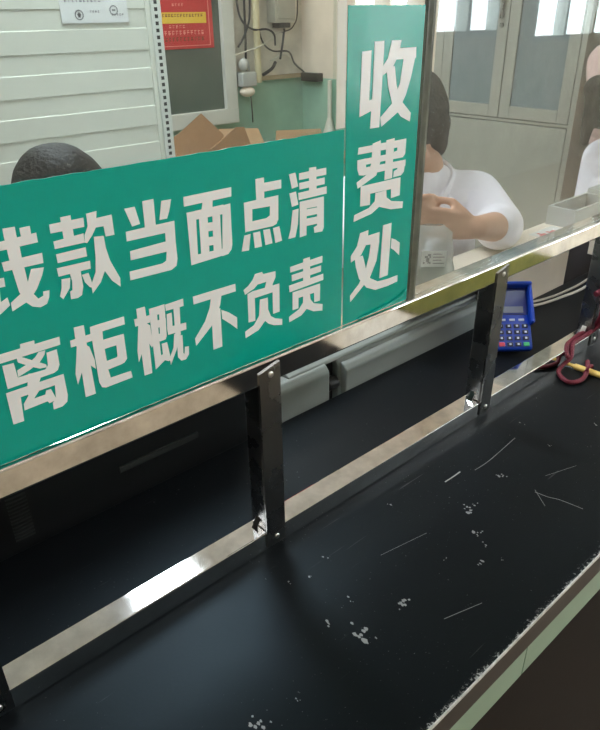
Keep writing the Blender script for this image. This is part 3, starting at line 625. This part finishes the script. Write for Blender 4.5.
# curled lower corner of the tall sign
bm = bmesh.new()
tube(bm, [(.585, .546, 1.1425), (.62, .5455, 1.1445), (.665, .5455, 1.150), (.683, .547, 1.157)], [.0012, .0018, .0026, .0018], 8, 6)
link('curled_edge', bm, M['vinyl'], s2)
bm = bmesh.new(); tube(bm, [(.03, .5465, 1.142), (.3, .546, 1.1425), (.53, .546, 1.1425)], .0007, 8, 6); link('curled_edge', bm, M['vinyl'], s1)

# ------------------------------------------------------------------ things on the clerks' side
t = root('clerk_desk', (.8, 1.1, 0), 'dark desk behind the counter carrying the grey printer', 'desk')
bm = bmesh.new(); box(bm, -1.2, 2.2, .775, 1.0, .765, .795, bev=.003); link('desktop', bm, M['base_black'], t)
for x in (-1.1, .6, 2.1):
    bm = bmesh.new(); box(bm, x-.02, x+.02, .80, .98, 0, .765); link('leg', bm, M['base_black'], t)

t = root('dot_matrix_printer', (.9, .88, .796), 'wide grey printer lying along the back of the counter under the rail', 'printer')
def pbody(x0, x1, yf, zf, zt):
    bm = bmesh.new()
    prism(bm, [(yf, .796), (1.0, .796), (1.0, zt), (yf+.06, zt), (yf+.010, zf+.012), (yf, zf)], ((x0+x1)/2, 0, 0), Y_, Z_, x1-x0)
    bmesh.ops.remove_doubles(bm, verts=bm.verts[:], dist=1e-5)
    es = [e for e in bm.edges if len(e.link_faces) == 2 and e.calc_face_angle(0) > .3]
    bmesh.ops.bevel(bm, geom=es, offset=.004, segments=2, affect='EDGES', profile=.5)
    return bm
link('end_housing', pbody(.615, .768, .784, .900, .908), M['printer'], t)
link('main_housing', pbody(.800, 1.262, .793, .895, .908), M['printer'], t)
bm = bmesh.new(); box(bm, .7685, .7995, .815, .99, .797, .908); link('recess_panel', bm, M['printer_d'], t)
bm = bmesh.new(); box(bm, .7685, .7995, .810, .8155, .80, .900); link('recess', bm, M['black'], t)
bm = bmesh.new(); cyl(bm, (.772, .800, .862), (.797, .800, .862), .014, n=18, bev=.002); cyl(bm, (.765, .800, .862), (.803, .800, .862), .005, n=10); link('feed_knob', bm, M['case'], t, smooth=True)
bm = bmesh.new(); prism(bm, [(.779, .797), (.795, .797), (.795, .903), (.785, .900), (.777, .890)], (1.035, 0, 0), Y_, Z_, .458)
es = [e for e in bm.edges if len(e.link_faces) == 2 and e.calc_face_angle(0) > .3]
bmesh.ops.bevel(bm, geom=es, offset=.003, segments=3, affect='EDGES', profile=.5)
link('front_cover', bm, M['printer'], t)

bm = bmesh.new(); prism(bm, [(.7975, .9085), (1.0, .9085), (1.0, .936), (.86, .936), (.8005, .9145)], (.97, 0, 0), Y_, Z_, .584)
es = [e for e in bm.edges if len(e.link_faces) == 2 and e.calc_face_angle(0) > .2]
bmesh.ops.bevel(bm, geom=es, offset=.002, segments=2, affect='EDGES', profile=.5)
link('top_cover', bm, M['printer'], t)
t = root('desk_riser', (1.5, .85, .796), 'cream raised ledge behind the glass under the clerk\'s arms', 'ledge')
bm = bmesh.new(); box(bm, 1.0, 2.10, .777, .928, .940, .958, bev=.002); link('top_board', bm, M['cream'], t)
bm = bmesh.new(); box(bm, 1.266, 1.640, .778, .792, .796, .9398); link('front_panel', bm, M['cream'], t)
bm = bmesh.new(); box(bm, 1.612, 1.640, .7925, .92, .796, .9398); link('side_panel', bm, M['cream'], t)
bm = bmesh.new(); box(bm, 2.07, 2.10, .780, .92, .796, .9398); link('side_panel', bm, M['cream'], t)

t = root('equipment_case', (.12, .95, .796), 'black vented equipment case standing behind the long sign', 'case')
bm = bmesh.new(); box(bm, -.5, .575, .790, .97, .796, 1.095, bev=.006); link('housing', bm, M['case'], t)
bm = bmesh.new(); box(bm, .328, .470, .7868, .7905, .888, .8985, bev=.001); link('trim_bar', bm, M['case_bar'], t)
bm = bmesh.new()
for k in range(15): box(bm, .163, .190, .7885, .7902, .853+k*.006, .8556+k*.006)
link('vent_grille', bm, M['case_bar'], t)

# card terminal (tilted, facing the customer)
t = root('card_terminal', (1.17, .63, .8502), 'bright blue card terminal with keypad leaning behind the second post', 'card terminal')
rv = V((.745, -.667, 0)); hv = V((.667, .745, 0))
ang = math.radians(48)
ev = hv*math.cos(ang)+Z_*math.sin(ang); nv = rv.cross(ev)
o0 = V((1.172, .640, .8505))
def tf(u0, u1, v0, v1, w0, w1, bev=0, seg=3):
    """u along the width, v up the face, w out of the face"""
    bm = bmesh.new(); Mt = Matrix((rv, ev, nv)).transposed().to_4x4(); Mt.translation = o0 + nv*.013 + Z_*.003
    return box(bm, u0, u1, v0, v1, w0, w1, bev=bev, seg=seg, M=Mt)
link('body', tf(-.041, .041, 0, .140, -.016, .004, .0075), M['blue'], t, smooth=True)
bm = tf(-.044, -.036, .055, .146, -.012, .024, .004); merge(bm, tf(.036, .044, .055, .146, -.012, .024, .004)); merge(bm, tf(-.044, .044, .138, .147, -.012, .027, .004))
link('privacy_hood', bm, M['blue'], t, smooth=True)
link('display_panel', tf(-.035, .035, .078, .138, .0035, .0062), M['blue_d'], t)
link('screen', tf(-.027, .025, .082, .096, .006, .0072), M['screen'], t)
bm = bmesh.new()
stand = bmesh.new(); prism(stand, [(.018, 0), (.098, 0), (.098, .082)], o0 + V((0, 0, .0002)), hv, Z_, .05)
link('stand', stand, M['blue_d'], t)
for r in range(4):
    for c in range(4):
        m = 'key'
        if r == 0 and c == 3: m = 'key_g'
        if r == 0 and c == 0: m = 'key_r'
        u = -.026+c*.0173; v = .012+r*.0135
        k_ = link('key', tf(u-.006, u+.006, v-.0042, v+.0042, .0035, .0075, .001, 2), M[m], t)
        if m == 'key': link('key_print', tf(u-.0022, u+.0022, v-.002, v+.002, .0073, .0079), M['key_w'], k_)
for c in range(3): link('key', tf(-.02+c*.02-.006, -.02+c*.02+.006, .064, .069, .0035, .0065, .001, 2), M['key_w'], t)

bm = bmesh.new()
tube(bm, [(1.285, .742, .935), (1.33, .752, .885), (1.42, .740, .858), (1.51, .718, .860), (1.575, .68, .89), (1.60, .635, .985), (1.66, .60, 1.08), (1.75, .60, 1.10)], .0035, 8, 8)
tag(link('power_cable', bm, M['cable_w'], smooth=True), 'grey lead looping from the blue terminal up behind the rail', 'cable')
bm = bmesh.new()
tube(bm, [(1.32, .765, .856), (1.42, .760, .856), (1.53, .735, .858), (1.60, .69, .90), (1.625, .645, .99), (1.70, .61, 1.085)], .0030, 8, 8)
tag(link('data_cable', bm, M['cable_w'], smooth=True), 'second thinner grey lead lying on the counter beside the terminal lead', 'cable')
t = root('small_blue_box', (1.52, .62, .85), 'small blue plastic box behind the rail at the right edge', 'box')
bm = bmesh.new(); box(bm, 1.490, 1.56, .600, .645, .8502, .885, bev=.004); link('body', bm, M['blue'], t)
bm = bmesh.new(); box(bm, 1.489, 1.561, .599, .646, .8852, .894, bev=.003); link('lid', bm, M['blue_d'], t)

# cord and pen
t = root('tied_cord', (1.3, .53, .85), 'maroon cord tied to the right post and looped round the yellow pen', 'cord')
bm = bmesh.new()
tube(bm, [(1.318, .533, .985), (1.320, .531, .94), (1.325, .534, .905), (1.305, .545, .8855), (1.262, .545, .8855), (1.232, .541, .8850), (1.212, .530, .868), (1.190, .535, .8550), (1.155, .523, .8550), (1.136, .493, .8550), (1.160, .479, .8550), (1.197, .486, .8575), (1.232, .503, .862)], .0045, 8, 8)
tube(bm, [(1.306, .534, .985), (1.312, .529, .93), (1.325, .553, .8858), (1.290, .556, .8858), (1.250, .553, .8856), (1.222, .548, .8856), (1.204, .535, .872), (1.220, .534, .868), (1.240, .544, .8853)], .0045, 8, 8)
tube(bm, [(1.284, .5375, .985), (1.300, .5335, .988), (1.319, .5375, .985)], .0060, 8, 5)
link('cord', bm, M['rope'], t, smooth=True)
bm = bmesh.new(); tube(bm, [(1.193, .489, .8525), (1.193, .484, .8665), (1.206, .484, .8690), (1.217, .486, .8625), (1.216, .489, .8525)], .0028, 8, 6); link('knot', bm, M['rope'], t, smooth=True)
t = root('pen', (1.205, .45, .85), 'pale yellow pen lying on the black counter in the cord loop', 'pen')
bm = bmesh.new(); tube(bm, [(1.2045, .515, .8555), (1.2055, .385, .8565)], .0062, 12, 0); link('barrel', bm, M['pen'], t, smooth=True)
bm = bmesh.new(); cyl(bm, (1.2043, .5275, .8555), (1.2045, .515, .8555), .0030, .0048, 12); cyl(bm, (1.2043, .533, .8555), (1.2043, .527, .8555), .0038, .0040, 12, bev=.001); link('tip', bm, M['pen'], t, smooth=True)

# receipt, cartons and bag on the ledge
t = root('receipt', (1.69, .86, .958), 'receipt with red print lying on the cream ledge by the cartons', 'receipt')
bm = bmesh.new(); box(bm, 1.63, 1.75, .835, .895, .9582, .9588); link('sheet', bm, M['paper'], t)
bm = bmesh.new()
for k in range(4): marks_x = 1.64
rr = random.Random(9)
for k in range(9):
    x = 1.64+.011*k
    box(bm, x, x+.009, .842+rr.random()*.01, .858+rr.random()*.03, .9588, .9592)
link('red_print', bm, M['red'], t)
t = root('tissue_carton', (1.86, .87, .958), 'grey white open carton on the ledge near the receipt', 'carton')
bm = bmesh.new(); box(bm, 1.76, 1.98, .835, .842, .9582, 1.01); box(bm, 1.76, 1.98, .913, .92, .9582, 1.01); box(bm, 1.76, 1.767, .842, .913, .9582, 1.01); box(bm, 1.973, 1.98, .842, .913, .9582, 1.01); box(bm, 1.767, 1.973, .842, .913, .9582, .964)
link('body', bm, M['box_grey'], t)
bm = bmesh.new(); box(bm, 1.768, 1.972, .843, .912, .9642, .968); link('dark_inside', bm, M['case'], t)  # black sheet paints the shade inside the open carton
bm = bmesh.new(); box(bm, 1.995, 2.09, .868, .925, .9582, 1.02, bev=.002)
tag(link('small_carton', bm, M['box_grey']), 'small pale carton right behind the open carton', 'carton')
bm = bmesh.new(); box(bm, 1.99, 2.095, .785, .860, .9582, .985, bev=.004)
tag(link('pink_packet', bm, M['pink']), 'pale pink packet at the right end of the ledge', 'packet')

def bag():
    t = root('plastic_bag', (1.10, .85, .958), 'clear plastic bag with a barcode label held in the clerk\'s hands', 'bag')
    bm = bmesh.new(); c = V((1.155, .868, .9585)); rn2 = random.Random(4)
    u = V((.745, -.667, 0)); w = V((.667, .745, 0))
    rings = []
    for i in range(9):
        tz = i/8; z = .128*tz
        hw = .062 - .014*tz - (.018 if i == 8 else 0); hd = .034*(1-tz)**.6+.006
        rings.append([bm.verts.new(c+u*(math.cos(a)*hw*(1+.05*rn2.uniform(-1, 1)))+w*(math.sin(a)*hd)+Z_*(z+.003*rn2.uniform(0, 1))) for a in [2*math.pi*k/20 for k in range(20)]])
    for i in range(8):
        for k in range(20): bm.faces.new((rings[i][k], rings[i][(k+1) % 20], rings[i+1][(k+1) % 20], rings[i+1][k]))
    bm.faces.new(rings[0][::-1])
    link('film', bm, M['bag'], t, smooth=True)
    Mt = Matrix((u, Z_, u.cross(Z_))).transposed().to_4x4(); Mt.translation = c + V((-.667, -.745, 0))*.037
    bm = bmesh.new(); box(bm, -.022, .032, .046, .082, -.0006, .0006, M=Mt); lb = link('label', bm, M['paper'], t)
    bm = bmesh.new()
    for k in range(5):
        for q in range(5):
            if rn2.random() < .6: box(bm, -.018+k*.0033, -.0147+k*.0033, .053+q*.0045, .0575+q*.0045, .0006, .001, M=Mt)
    for q in range(4): box(bm, .003, .028-.006*(q % 2), .053+q*.007, .0552+q*.007, .0006, .001, M=Mt)
    link('print', bm, M['ink'], lb)
    bm = bmesh.new(); 
    for k in range(6):
        ellipsoid(bm, c+u*(-.03+.012*k)+Z_*(.022+.008*(k % 2)), (.016, .013, .018), seg=10, rings=8)
    link('contents', bm, M['box_grey'], t, smooth=True)
bag()

# ------------------------------------------------------------------ people
def hand(bm, wrist, d, palm_n, side, curl, s=1.0):
    """palm + five unequal fingers; d = direction of the fingers, palm_n = out of the palm, side = towards the thumb"""
    d, palm_n, side = V(d).normalized(), V(palm_n).normalized(), V(side).normalized()
    w = V(wrist)
    for k in range(4):
        off = side*(.027-.018*k)*s
        capsule(bm, w+d*.015*s+off*.6, w+d*.082*s+off, .0125*s, .0105*s, 10, 3)
        a = w+d*.085*s+off
        L = (.038, .043, .040, .030)[k]*s; ang = curl*.5
        dd = d
        for seg in range(3):
            ang = curl*(.55, .9, .6)[seg]
            ax = d.cross(palm_n).normalized()
            dd = (Matrix.Rotation(ang, 3, ax) @ dd).normalized()
            e = a+dd*L*(1, .62, .5)[seg]
            capsule(bm, a, e, (.0088-.0006*seg)*s, (.0084-.0008*seg)*s, 10, 3); a = e
    a = w+d*.025*s+side*.024*s
    e = a+(d*.55+side*.65+palm_n*.35).normalized()*.042*s; capsule(bm, a, e, .0125*s, .0100*s, 10, 3)
    g = e+(d*.85+side*.1+palm_n*.55).normalized()*.030*s; capsule(bm, e, g, .0098*s, .0082*s, 10, 3)

def person(name, label, J, face, clothes, hair, legwear=None, hw=.088, voxel=.0055):
    """J: joints in world metres; face: head forward direction"""
    base = V((J['pelvis'][0], J['pelvis'][1], 0))
    t = root(name, base, label, 'person')
    g = {k: V(v) for k, v in J.items() if not k.startswith('hand')}
    f = V(face).normalized(); r = f.cross(Z_).normalized(); u = r.cross(f).normalized()
    A = (r, f, u)
    h = g['head']
    bm = bmesh.new()
    ellipsoid(bm, h+u*.02-f*.012, (.074, .092, .098), A)
    ellipsoid(bm, h-u*.045+f*.025, (.056, .062, .068), A)          # jaw
    ellipsoid(bm, h-u*.098+f*.060, (.022, .020, .016), A, 12, 8)    # chin
    capsule(bm, h+f*.082+u*.012, h+f*.100-u*.020, .008, .012, 10, 3)  # nose
    for s in (-1, 1):
        ellipsoid(bm, h+r*s*.076-u*.008-f*.008, (.010, .022, .032), A, 12, 8)
        ellipsoid(bm, h+r*s*.035+f*.062-u*.030, (.022, .020, .020), A, 12, 8)
    capsule(bm, g['neck']-Z_*.03, h-u*.05-f*.012, .056, .048)
    sm = (g['shL']+g['shR'])/2
    ch = sm*.62+g['pelvis']*.38
    sx = (g['shL']-g['shR']).normalized(); fx = sx.cross(Z_).normalized()
    if fx.dot(f) < 0: fx = -fx
    T = (sx, fx, Z_)
    capsule(bm, g['shL']-sx*.02, g['shR']+sx*.02, .062, .062)
    ellipsoid(bm, ch, (.165, .108, .20), T); capsule(bm, ch, g['pelvis'], .115, .135)
    ellipsoid(bm, g['pelvis'], (.165, .12, .11), T)
    capsule(bm, sm, g['neck'], .07, .058)
    for s in 'LR':
        capsule(bm, g['sh'+s], g['el'+s], .050, .040); capsule(bm, g['el'+s], g['wr'+s], .041, .026)
        hd = J['hand'+s]; hand(bm, g['wr'+s], *hd)
        capsule(bm, g['hip'+s], g['kn'+s], .082, .056); capsule(bm, g['kn'+s], g['an'+s], .054, .036)
        capsule(bm, g['an'+s]-Z_*.02, g['an'+s]-Z_*.03+fx*.14, .036, .030)
    fuse(link('body', bm, M['skin'], t), voxel, 3)
    for s in (-1, 1):
        bm = bmesh.new(); ellipsoid(bm, h+r*s*.031+f*.080+u*.010, (.011, .008, .006), A, 10, 8); link('eye', bm, M['eye'], t, smooth=True)
    bm = bmesh.new(); ellipsoid(bm, h+f*.089-u*.056, (.022, .008, .006), A, 12, 8); link('mouth', bm, M['lip'], t, smooth=True)
    # hair
    bm = bmesh.new()
    if hair == 'bob':
        ellipsoid(bm, h+u*.034-f*.022, (hw, .104, .106), A); 
        for s in (-1, 1):
            capsule(bm, h+r*s*(hw-.026)+u*.02+f*.004, h+r*s*(hw-.030)-u*.055-f*.006, .038, .030); capsule(bm, h+r*s*(hw-.030)-u*.05-f*.02, h+r*s*.045-u*.105-f*.03, .030, .014); capsule(bm, h+r*s*.03-f*.085+u*.02, h+r*s*.035-f*.075-u*.085, .035, .026)
        capsule(bm, h-f*.085, h-f*.075-u*.085, .04, .03)
    else:
        ellipsoid(bm, h+u*.044-f*.030, (.087, .098, .092), A)
        capsule(bm, h-f*.075, h-f*.07-u*.05, .05, .04)
        for s in (-1, 1): capsule(bm, h+r*s*.045+u*.075+f*.04, h+r*s*.075+u*.03+f*.015, .026, .014)
        if hair == 'tied': ellipsoid(bm, h-f*.125+u*.03, (.04, .04, .045), A); capsule(bm, h-f*.12, h-f*.10-u*.14, .03, .016)
    for v in bm.verts:
        v.co += (v.co-h).normalized()*noise.noise(v.co*16)*.005
    fuse(link('hair', bm, M['hair'], t), .006, 3)
    # upper garment
    mt, sleeves, collar = clothes
    bm = bmesh.new(); e = .014
    capsule(bm, g['shL']-sx*.015, g['shR']+sx*.015, .064+e, .064+e)
    ellipsoid(bm, ch, (.168+e, .112+e, .205), T); capsule(bm, ch, g['pelvis'], .118+e, .140+e); ellipsoid(bm, g['pelvis'], (.172+e, .125+e, .115), T)
    capsule(bm, sm+Z_*.005, g['neck']-Z_*.035, .074+e, .062+e*.5)
    for s in 'LR':
        el = g['el'+s]; frac = sleeves
        capsule(bm, g['sh'+s], el, .054+e, .046+e)
        end = el+(g['wr'+s]-el)*frac
        if frac > .02: capsule(bm, el, end, .046+e, .042+e if frac < .6 else .030+e)
    for q in 'LR': capsule(bm, sm*.5+g['neck']*.5, g['sh'+q]*.8+sm*.2, .066, .066)
    for v in bm.verts: v.co += V((noise.noise(v.co*14), noise.noise(v.co*14+V((9, 0, 0))), noise.noise(v.co*14+V((0, 9, 0)))))*.006
    co_ = fuse(link('coat' if mt is M['coat'] else 'jacket', bm, mt, t), .007, 3)
    if collar:
        for s in (-1, 1):
            b0 = g['neck']-Z_*.035+sx*s*.062; b1 = sm+fx*.125-Z_*.13+sx*s*.014
            bm = bmesh.new(); n1 = (b1-b0).normalized(); n2 = (sx*s*.8+fx*.55).normalized()
            prism(bm, [(0, -.01), (.05, .045), (.10, .052), (.105, .030), (.20, .0), (.20, -.012), (.1, -.012)], b0+fx*.050, n1, n2, .006)
            link('lapel', bm, mt, co_)
        bm = bmesh.new(); nk = g['neck']-Z_*.012
        tube(bm, [nk+fx*.075-sx*.05-Z_*.06, nk+fx*.02-sx*.082-Z_*.012, nk-fx*.045-sx*.06+Z_*.012, nk-fx*.066+Z_*.016, nk-fx*.045+sx*.06+Z_*.012, nk+fx*.02+sx*.082-Z_*.012, nk+fx*.075+sx*.05-Z_*.06], .022, 10, 6, flat=.42)
        link('collar', bm, mt, co_, smooth=True)
        bm = bmesh.new(); ellipsoid(bm, g['neck']+fx*.038-Z_*.06, (.036, .022, .035), T); fuse(link('inner_collar', bm, M['knit_red'], t), .005, 2)
    bm = bmesh.new()
    for s in 'LR':
        capsule(bm, g['hip'+s], g['kn'+s], .094, .068); capsule(bm, g['kn'+s], g['an'+s]+Z_*.02, .066, .055)
    ellipsoid(bm, g['pelvis']-Z_*.02, (.178, .128, .11), T)
    fuse(link('trousers', bm, legwear or M['trousers'], t), .010, 3)
    for s in 'LR':
        bm = bmesh.new(); capsule(bm, g['an'+s]-Z_*.028, g['an'+s]-Z_*.034+fx*.15, .046, .042); fuse(link('shoe', bm, M['case'], t), .008, 2)
    return t

def stool(x, y, h, label):
    t = root('stool', (x, y, 0), label, 'stool', None)
    bm = bmesh.new(); cyl(bm, (x, y, h-.05), (x, y, h), .17, n=28, bev=.012); link('seat', bm, M['case'], t, smooth=True)
    for k in range(4):
        a = math.pi/4+k*math.pi/2
        bm = bmesh.new(); tube(bm, [(x+.12*math.cos(a), y+.12*math.sin(a), h-.05), (x+.17*math.cos(a), y+.17*math.sin(a), .0)], .012, 8, 0); link('leg', bm, M['dark_steel'], t)

def seated(px, py, seat, fx, sh, neck, head, elL, wrL, elR, wrR, hL, hR):
    fx = V(fx).normalized(); sx = V((fx.y, -fx.x, 0)); sx = -sx     # sx = the person's own left
    P = V((px, py, seat+.135)); sh = V(sh)
    J = dict(pelvis=P, head=head, neck=neck, shL=sh+sx*.165, shR=sh-sx*.165, elL=elL, wrL=wrL, elR=elR, wrR=wrR, handL=hL, handR=hR)
    for s, q in (('L', 1), ('R', -1)):
        J['hip'+s] = P+sx*q*.09-Z_*.02; J['kn'+s] = P+sx*q*.12+fx*.36-Z_*.01; J['an'+s] = V((P.x, P.y, .085))+sx*q*.13+fx*.33
    return J

# clerk in the white coat, bowed over the bag
fx = V((-.70, -.71, 0))
J = seated(1.57, 1.245, .47, fx, (1.425, 1.130, 1.050), (1.428, 1.118, 1.135), (1.420, 1.150, 1.232),
           (1.455, .880, 1.020), (1.250, .812, 1.074), (1.157, 1.113, .985), (1.095, .972, 1.098),
           ((-.80, .58, .16), (.62, .70, -.30), (.05, .30, .95), .95), ((.62, -.72, .16), (.60, .70, -.30), (-.05, .30, .95), .8))
person('person', 'person in a white coat with bobbed black hair holding the clear bag', J, (-.85, -.42, -.38), (M['coat'], .12, True), 'bob')
stool(1.57, 1.245, .455, 'black stool under the person holding the clear bag')

# second clerk, only the bowed head shows over the long sign
fx = V((-.45, -.89, 0))
J = seated(.66, 1.62, .33, fx, (.585, 1.50, .95), (.578, 1.485, 1.025), (.578, 1.440, 1.120),
           (.72, 1.30, .80), (.60, 1.12, .835), (.33, 1.40, .80), (.42, 1.16, .835),
           ((-.6, -.7, 0), (0, 0, -1), (-.7, .6, 0), .4), ((.3, -.9, 0), (0, 0, -1), (.9, .3, 0), .4))
person('person', 'seated person with black hair bowed low behind the long teal sign', J, (-.36, -.72, -.58), (M['coat'], .95, False), 'bob', None, .102)
stool(.66, 1.62, .315, 'low black stool under the person behind the long sign')

# person seated at the right edge of the picture, turned to the right
fx = V((.96, -.28, 0))
J = seated(2.45, .97, .40, fx, (2.44, .965, 1.01), (2.41, .98, 1.085), (2.380, 1.015, 1.205),
           (2.46, 1.12, .86), (2.60, .96, .85), (2.46, .87, .88), (2.64, .86, .86),
           ((.6, -.6, -.4), (0, 0, -1), (-.6, -.6, 0), .4), ((.9, .1, -.3), (0, 0, -1), (-.1, .9, 0), .4))
person('person', 'seated person with tied black hair and white collar at the right edge', J, (.15, -.97, -.2), (M['coat'], .95, False), 'tied')
stool(2.45, .97, .385, 'black stool under the person with tied hair')
# person standing beside the cabinet
fx = V((-.75, -.66, 0)); sx = V((.66, -.75, 0))
P = V((2.86, 1.17, .80)); S = V((2.825, 1.185, 1.315))
J = dict(pelvis=P, head=(2.785, 1.165, 1.462), neck=S+V((-.01, -.01, .07)), shL=S+sx*.14, shR=S-sx*.14, elL=S+sx*.20+V((.0, 0, -.26)), wrL=S+fx*.10+sx*.12+V((0, 0, -.36)),
         elR=S-sx*.14+fx*.10+V((.0, 0, -.20)), wrR=S+fx*.16+sx*.02+V((0, 0, -.14)), handL=((-.6, -.5, -.4), (0, .3, -1), (.3, -.3, .8), .5), handR=((.6, -.7, .2), (.5, .6, -.2), (0, 0, 1), .7))
for s_, q in (('L', 1), ('R', -1)):
    J['hip'+s_] = P+sx*q*.08; J['kn'+s_] = P+sx*q*.09+fx*.03-Z_*.37; J['an'+s_] = V((P.x, P.y, .085))+sx*q*.09
person('person', 'standing person in a pale pink jacket beside the cabinet at the right edge', J, (-.75, -.6, -.3), (M['pink'], .95, False), 'bob')

# ------------------------------------------------------------------ mats added on the waiting side only to colour the rail's reflection
for x0, x1, y0, y1, m, lab in ((1.48, 2.12, -1.45, -.55, 'added_mat_dark', 'black mat added to darken the reflection in the steel rail'), (2.72, 4.15, -1.45, -.60, 'added_mat_olive', 'olive green mat added to tint the reflection in the right part of the rail')):
    bm = bmesh.new(); box(bm, x0, x1, y0, y1, .0002, .012, bev=.004)
    tag(link('reflection_mat', bm, M[m]), lab, 'mat')

# ------------------------------------------------------------------ daylight and view
w = bpy.data.worlds.new('world'); SC.world = w; w.use_nodes = True
w.node_tree.nodes['Background'].inputs[0].default_value = (.86, .93, 1, 1); w.node_tree.nodes['Background'].inputs[1].default_value = 12.0
SC.view_settings.view_transform = 'Standard'; SC.view_settings.look = 'None'; SC.view_settings.gamma = 1; SC.view_settings.use_curve_mapping = False
SC.view_settings.exposure = 0.52
SC.cycles.max_bounces = 10; SC.cycles.transparent_max_bounces = 16; SC.cycles.caustics_reflective = False; SC.cycles.caustics_refractive = False
SC.cycles.use_denoising = True; SC.cycles.sample_clamp_indirect = 6
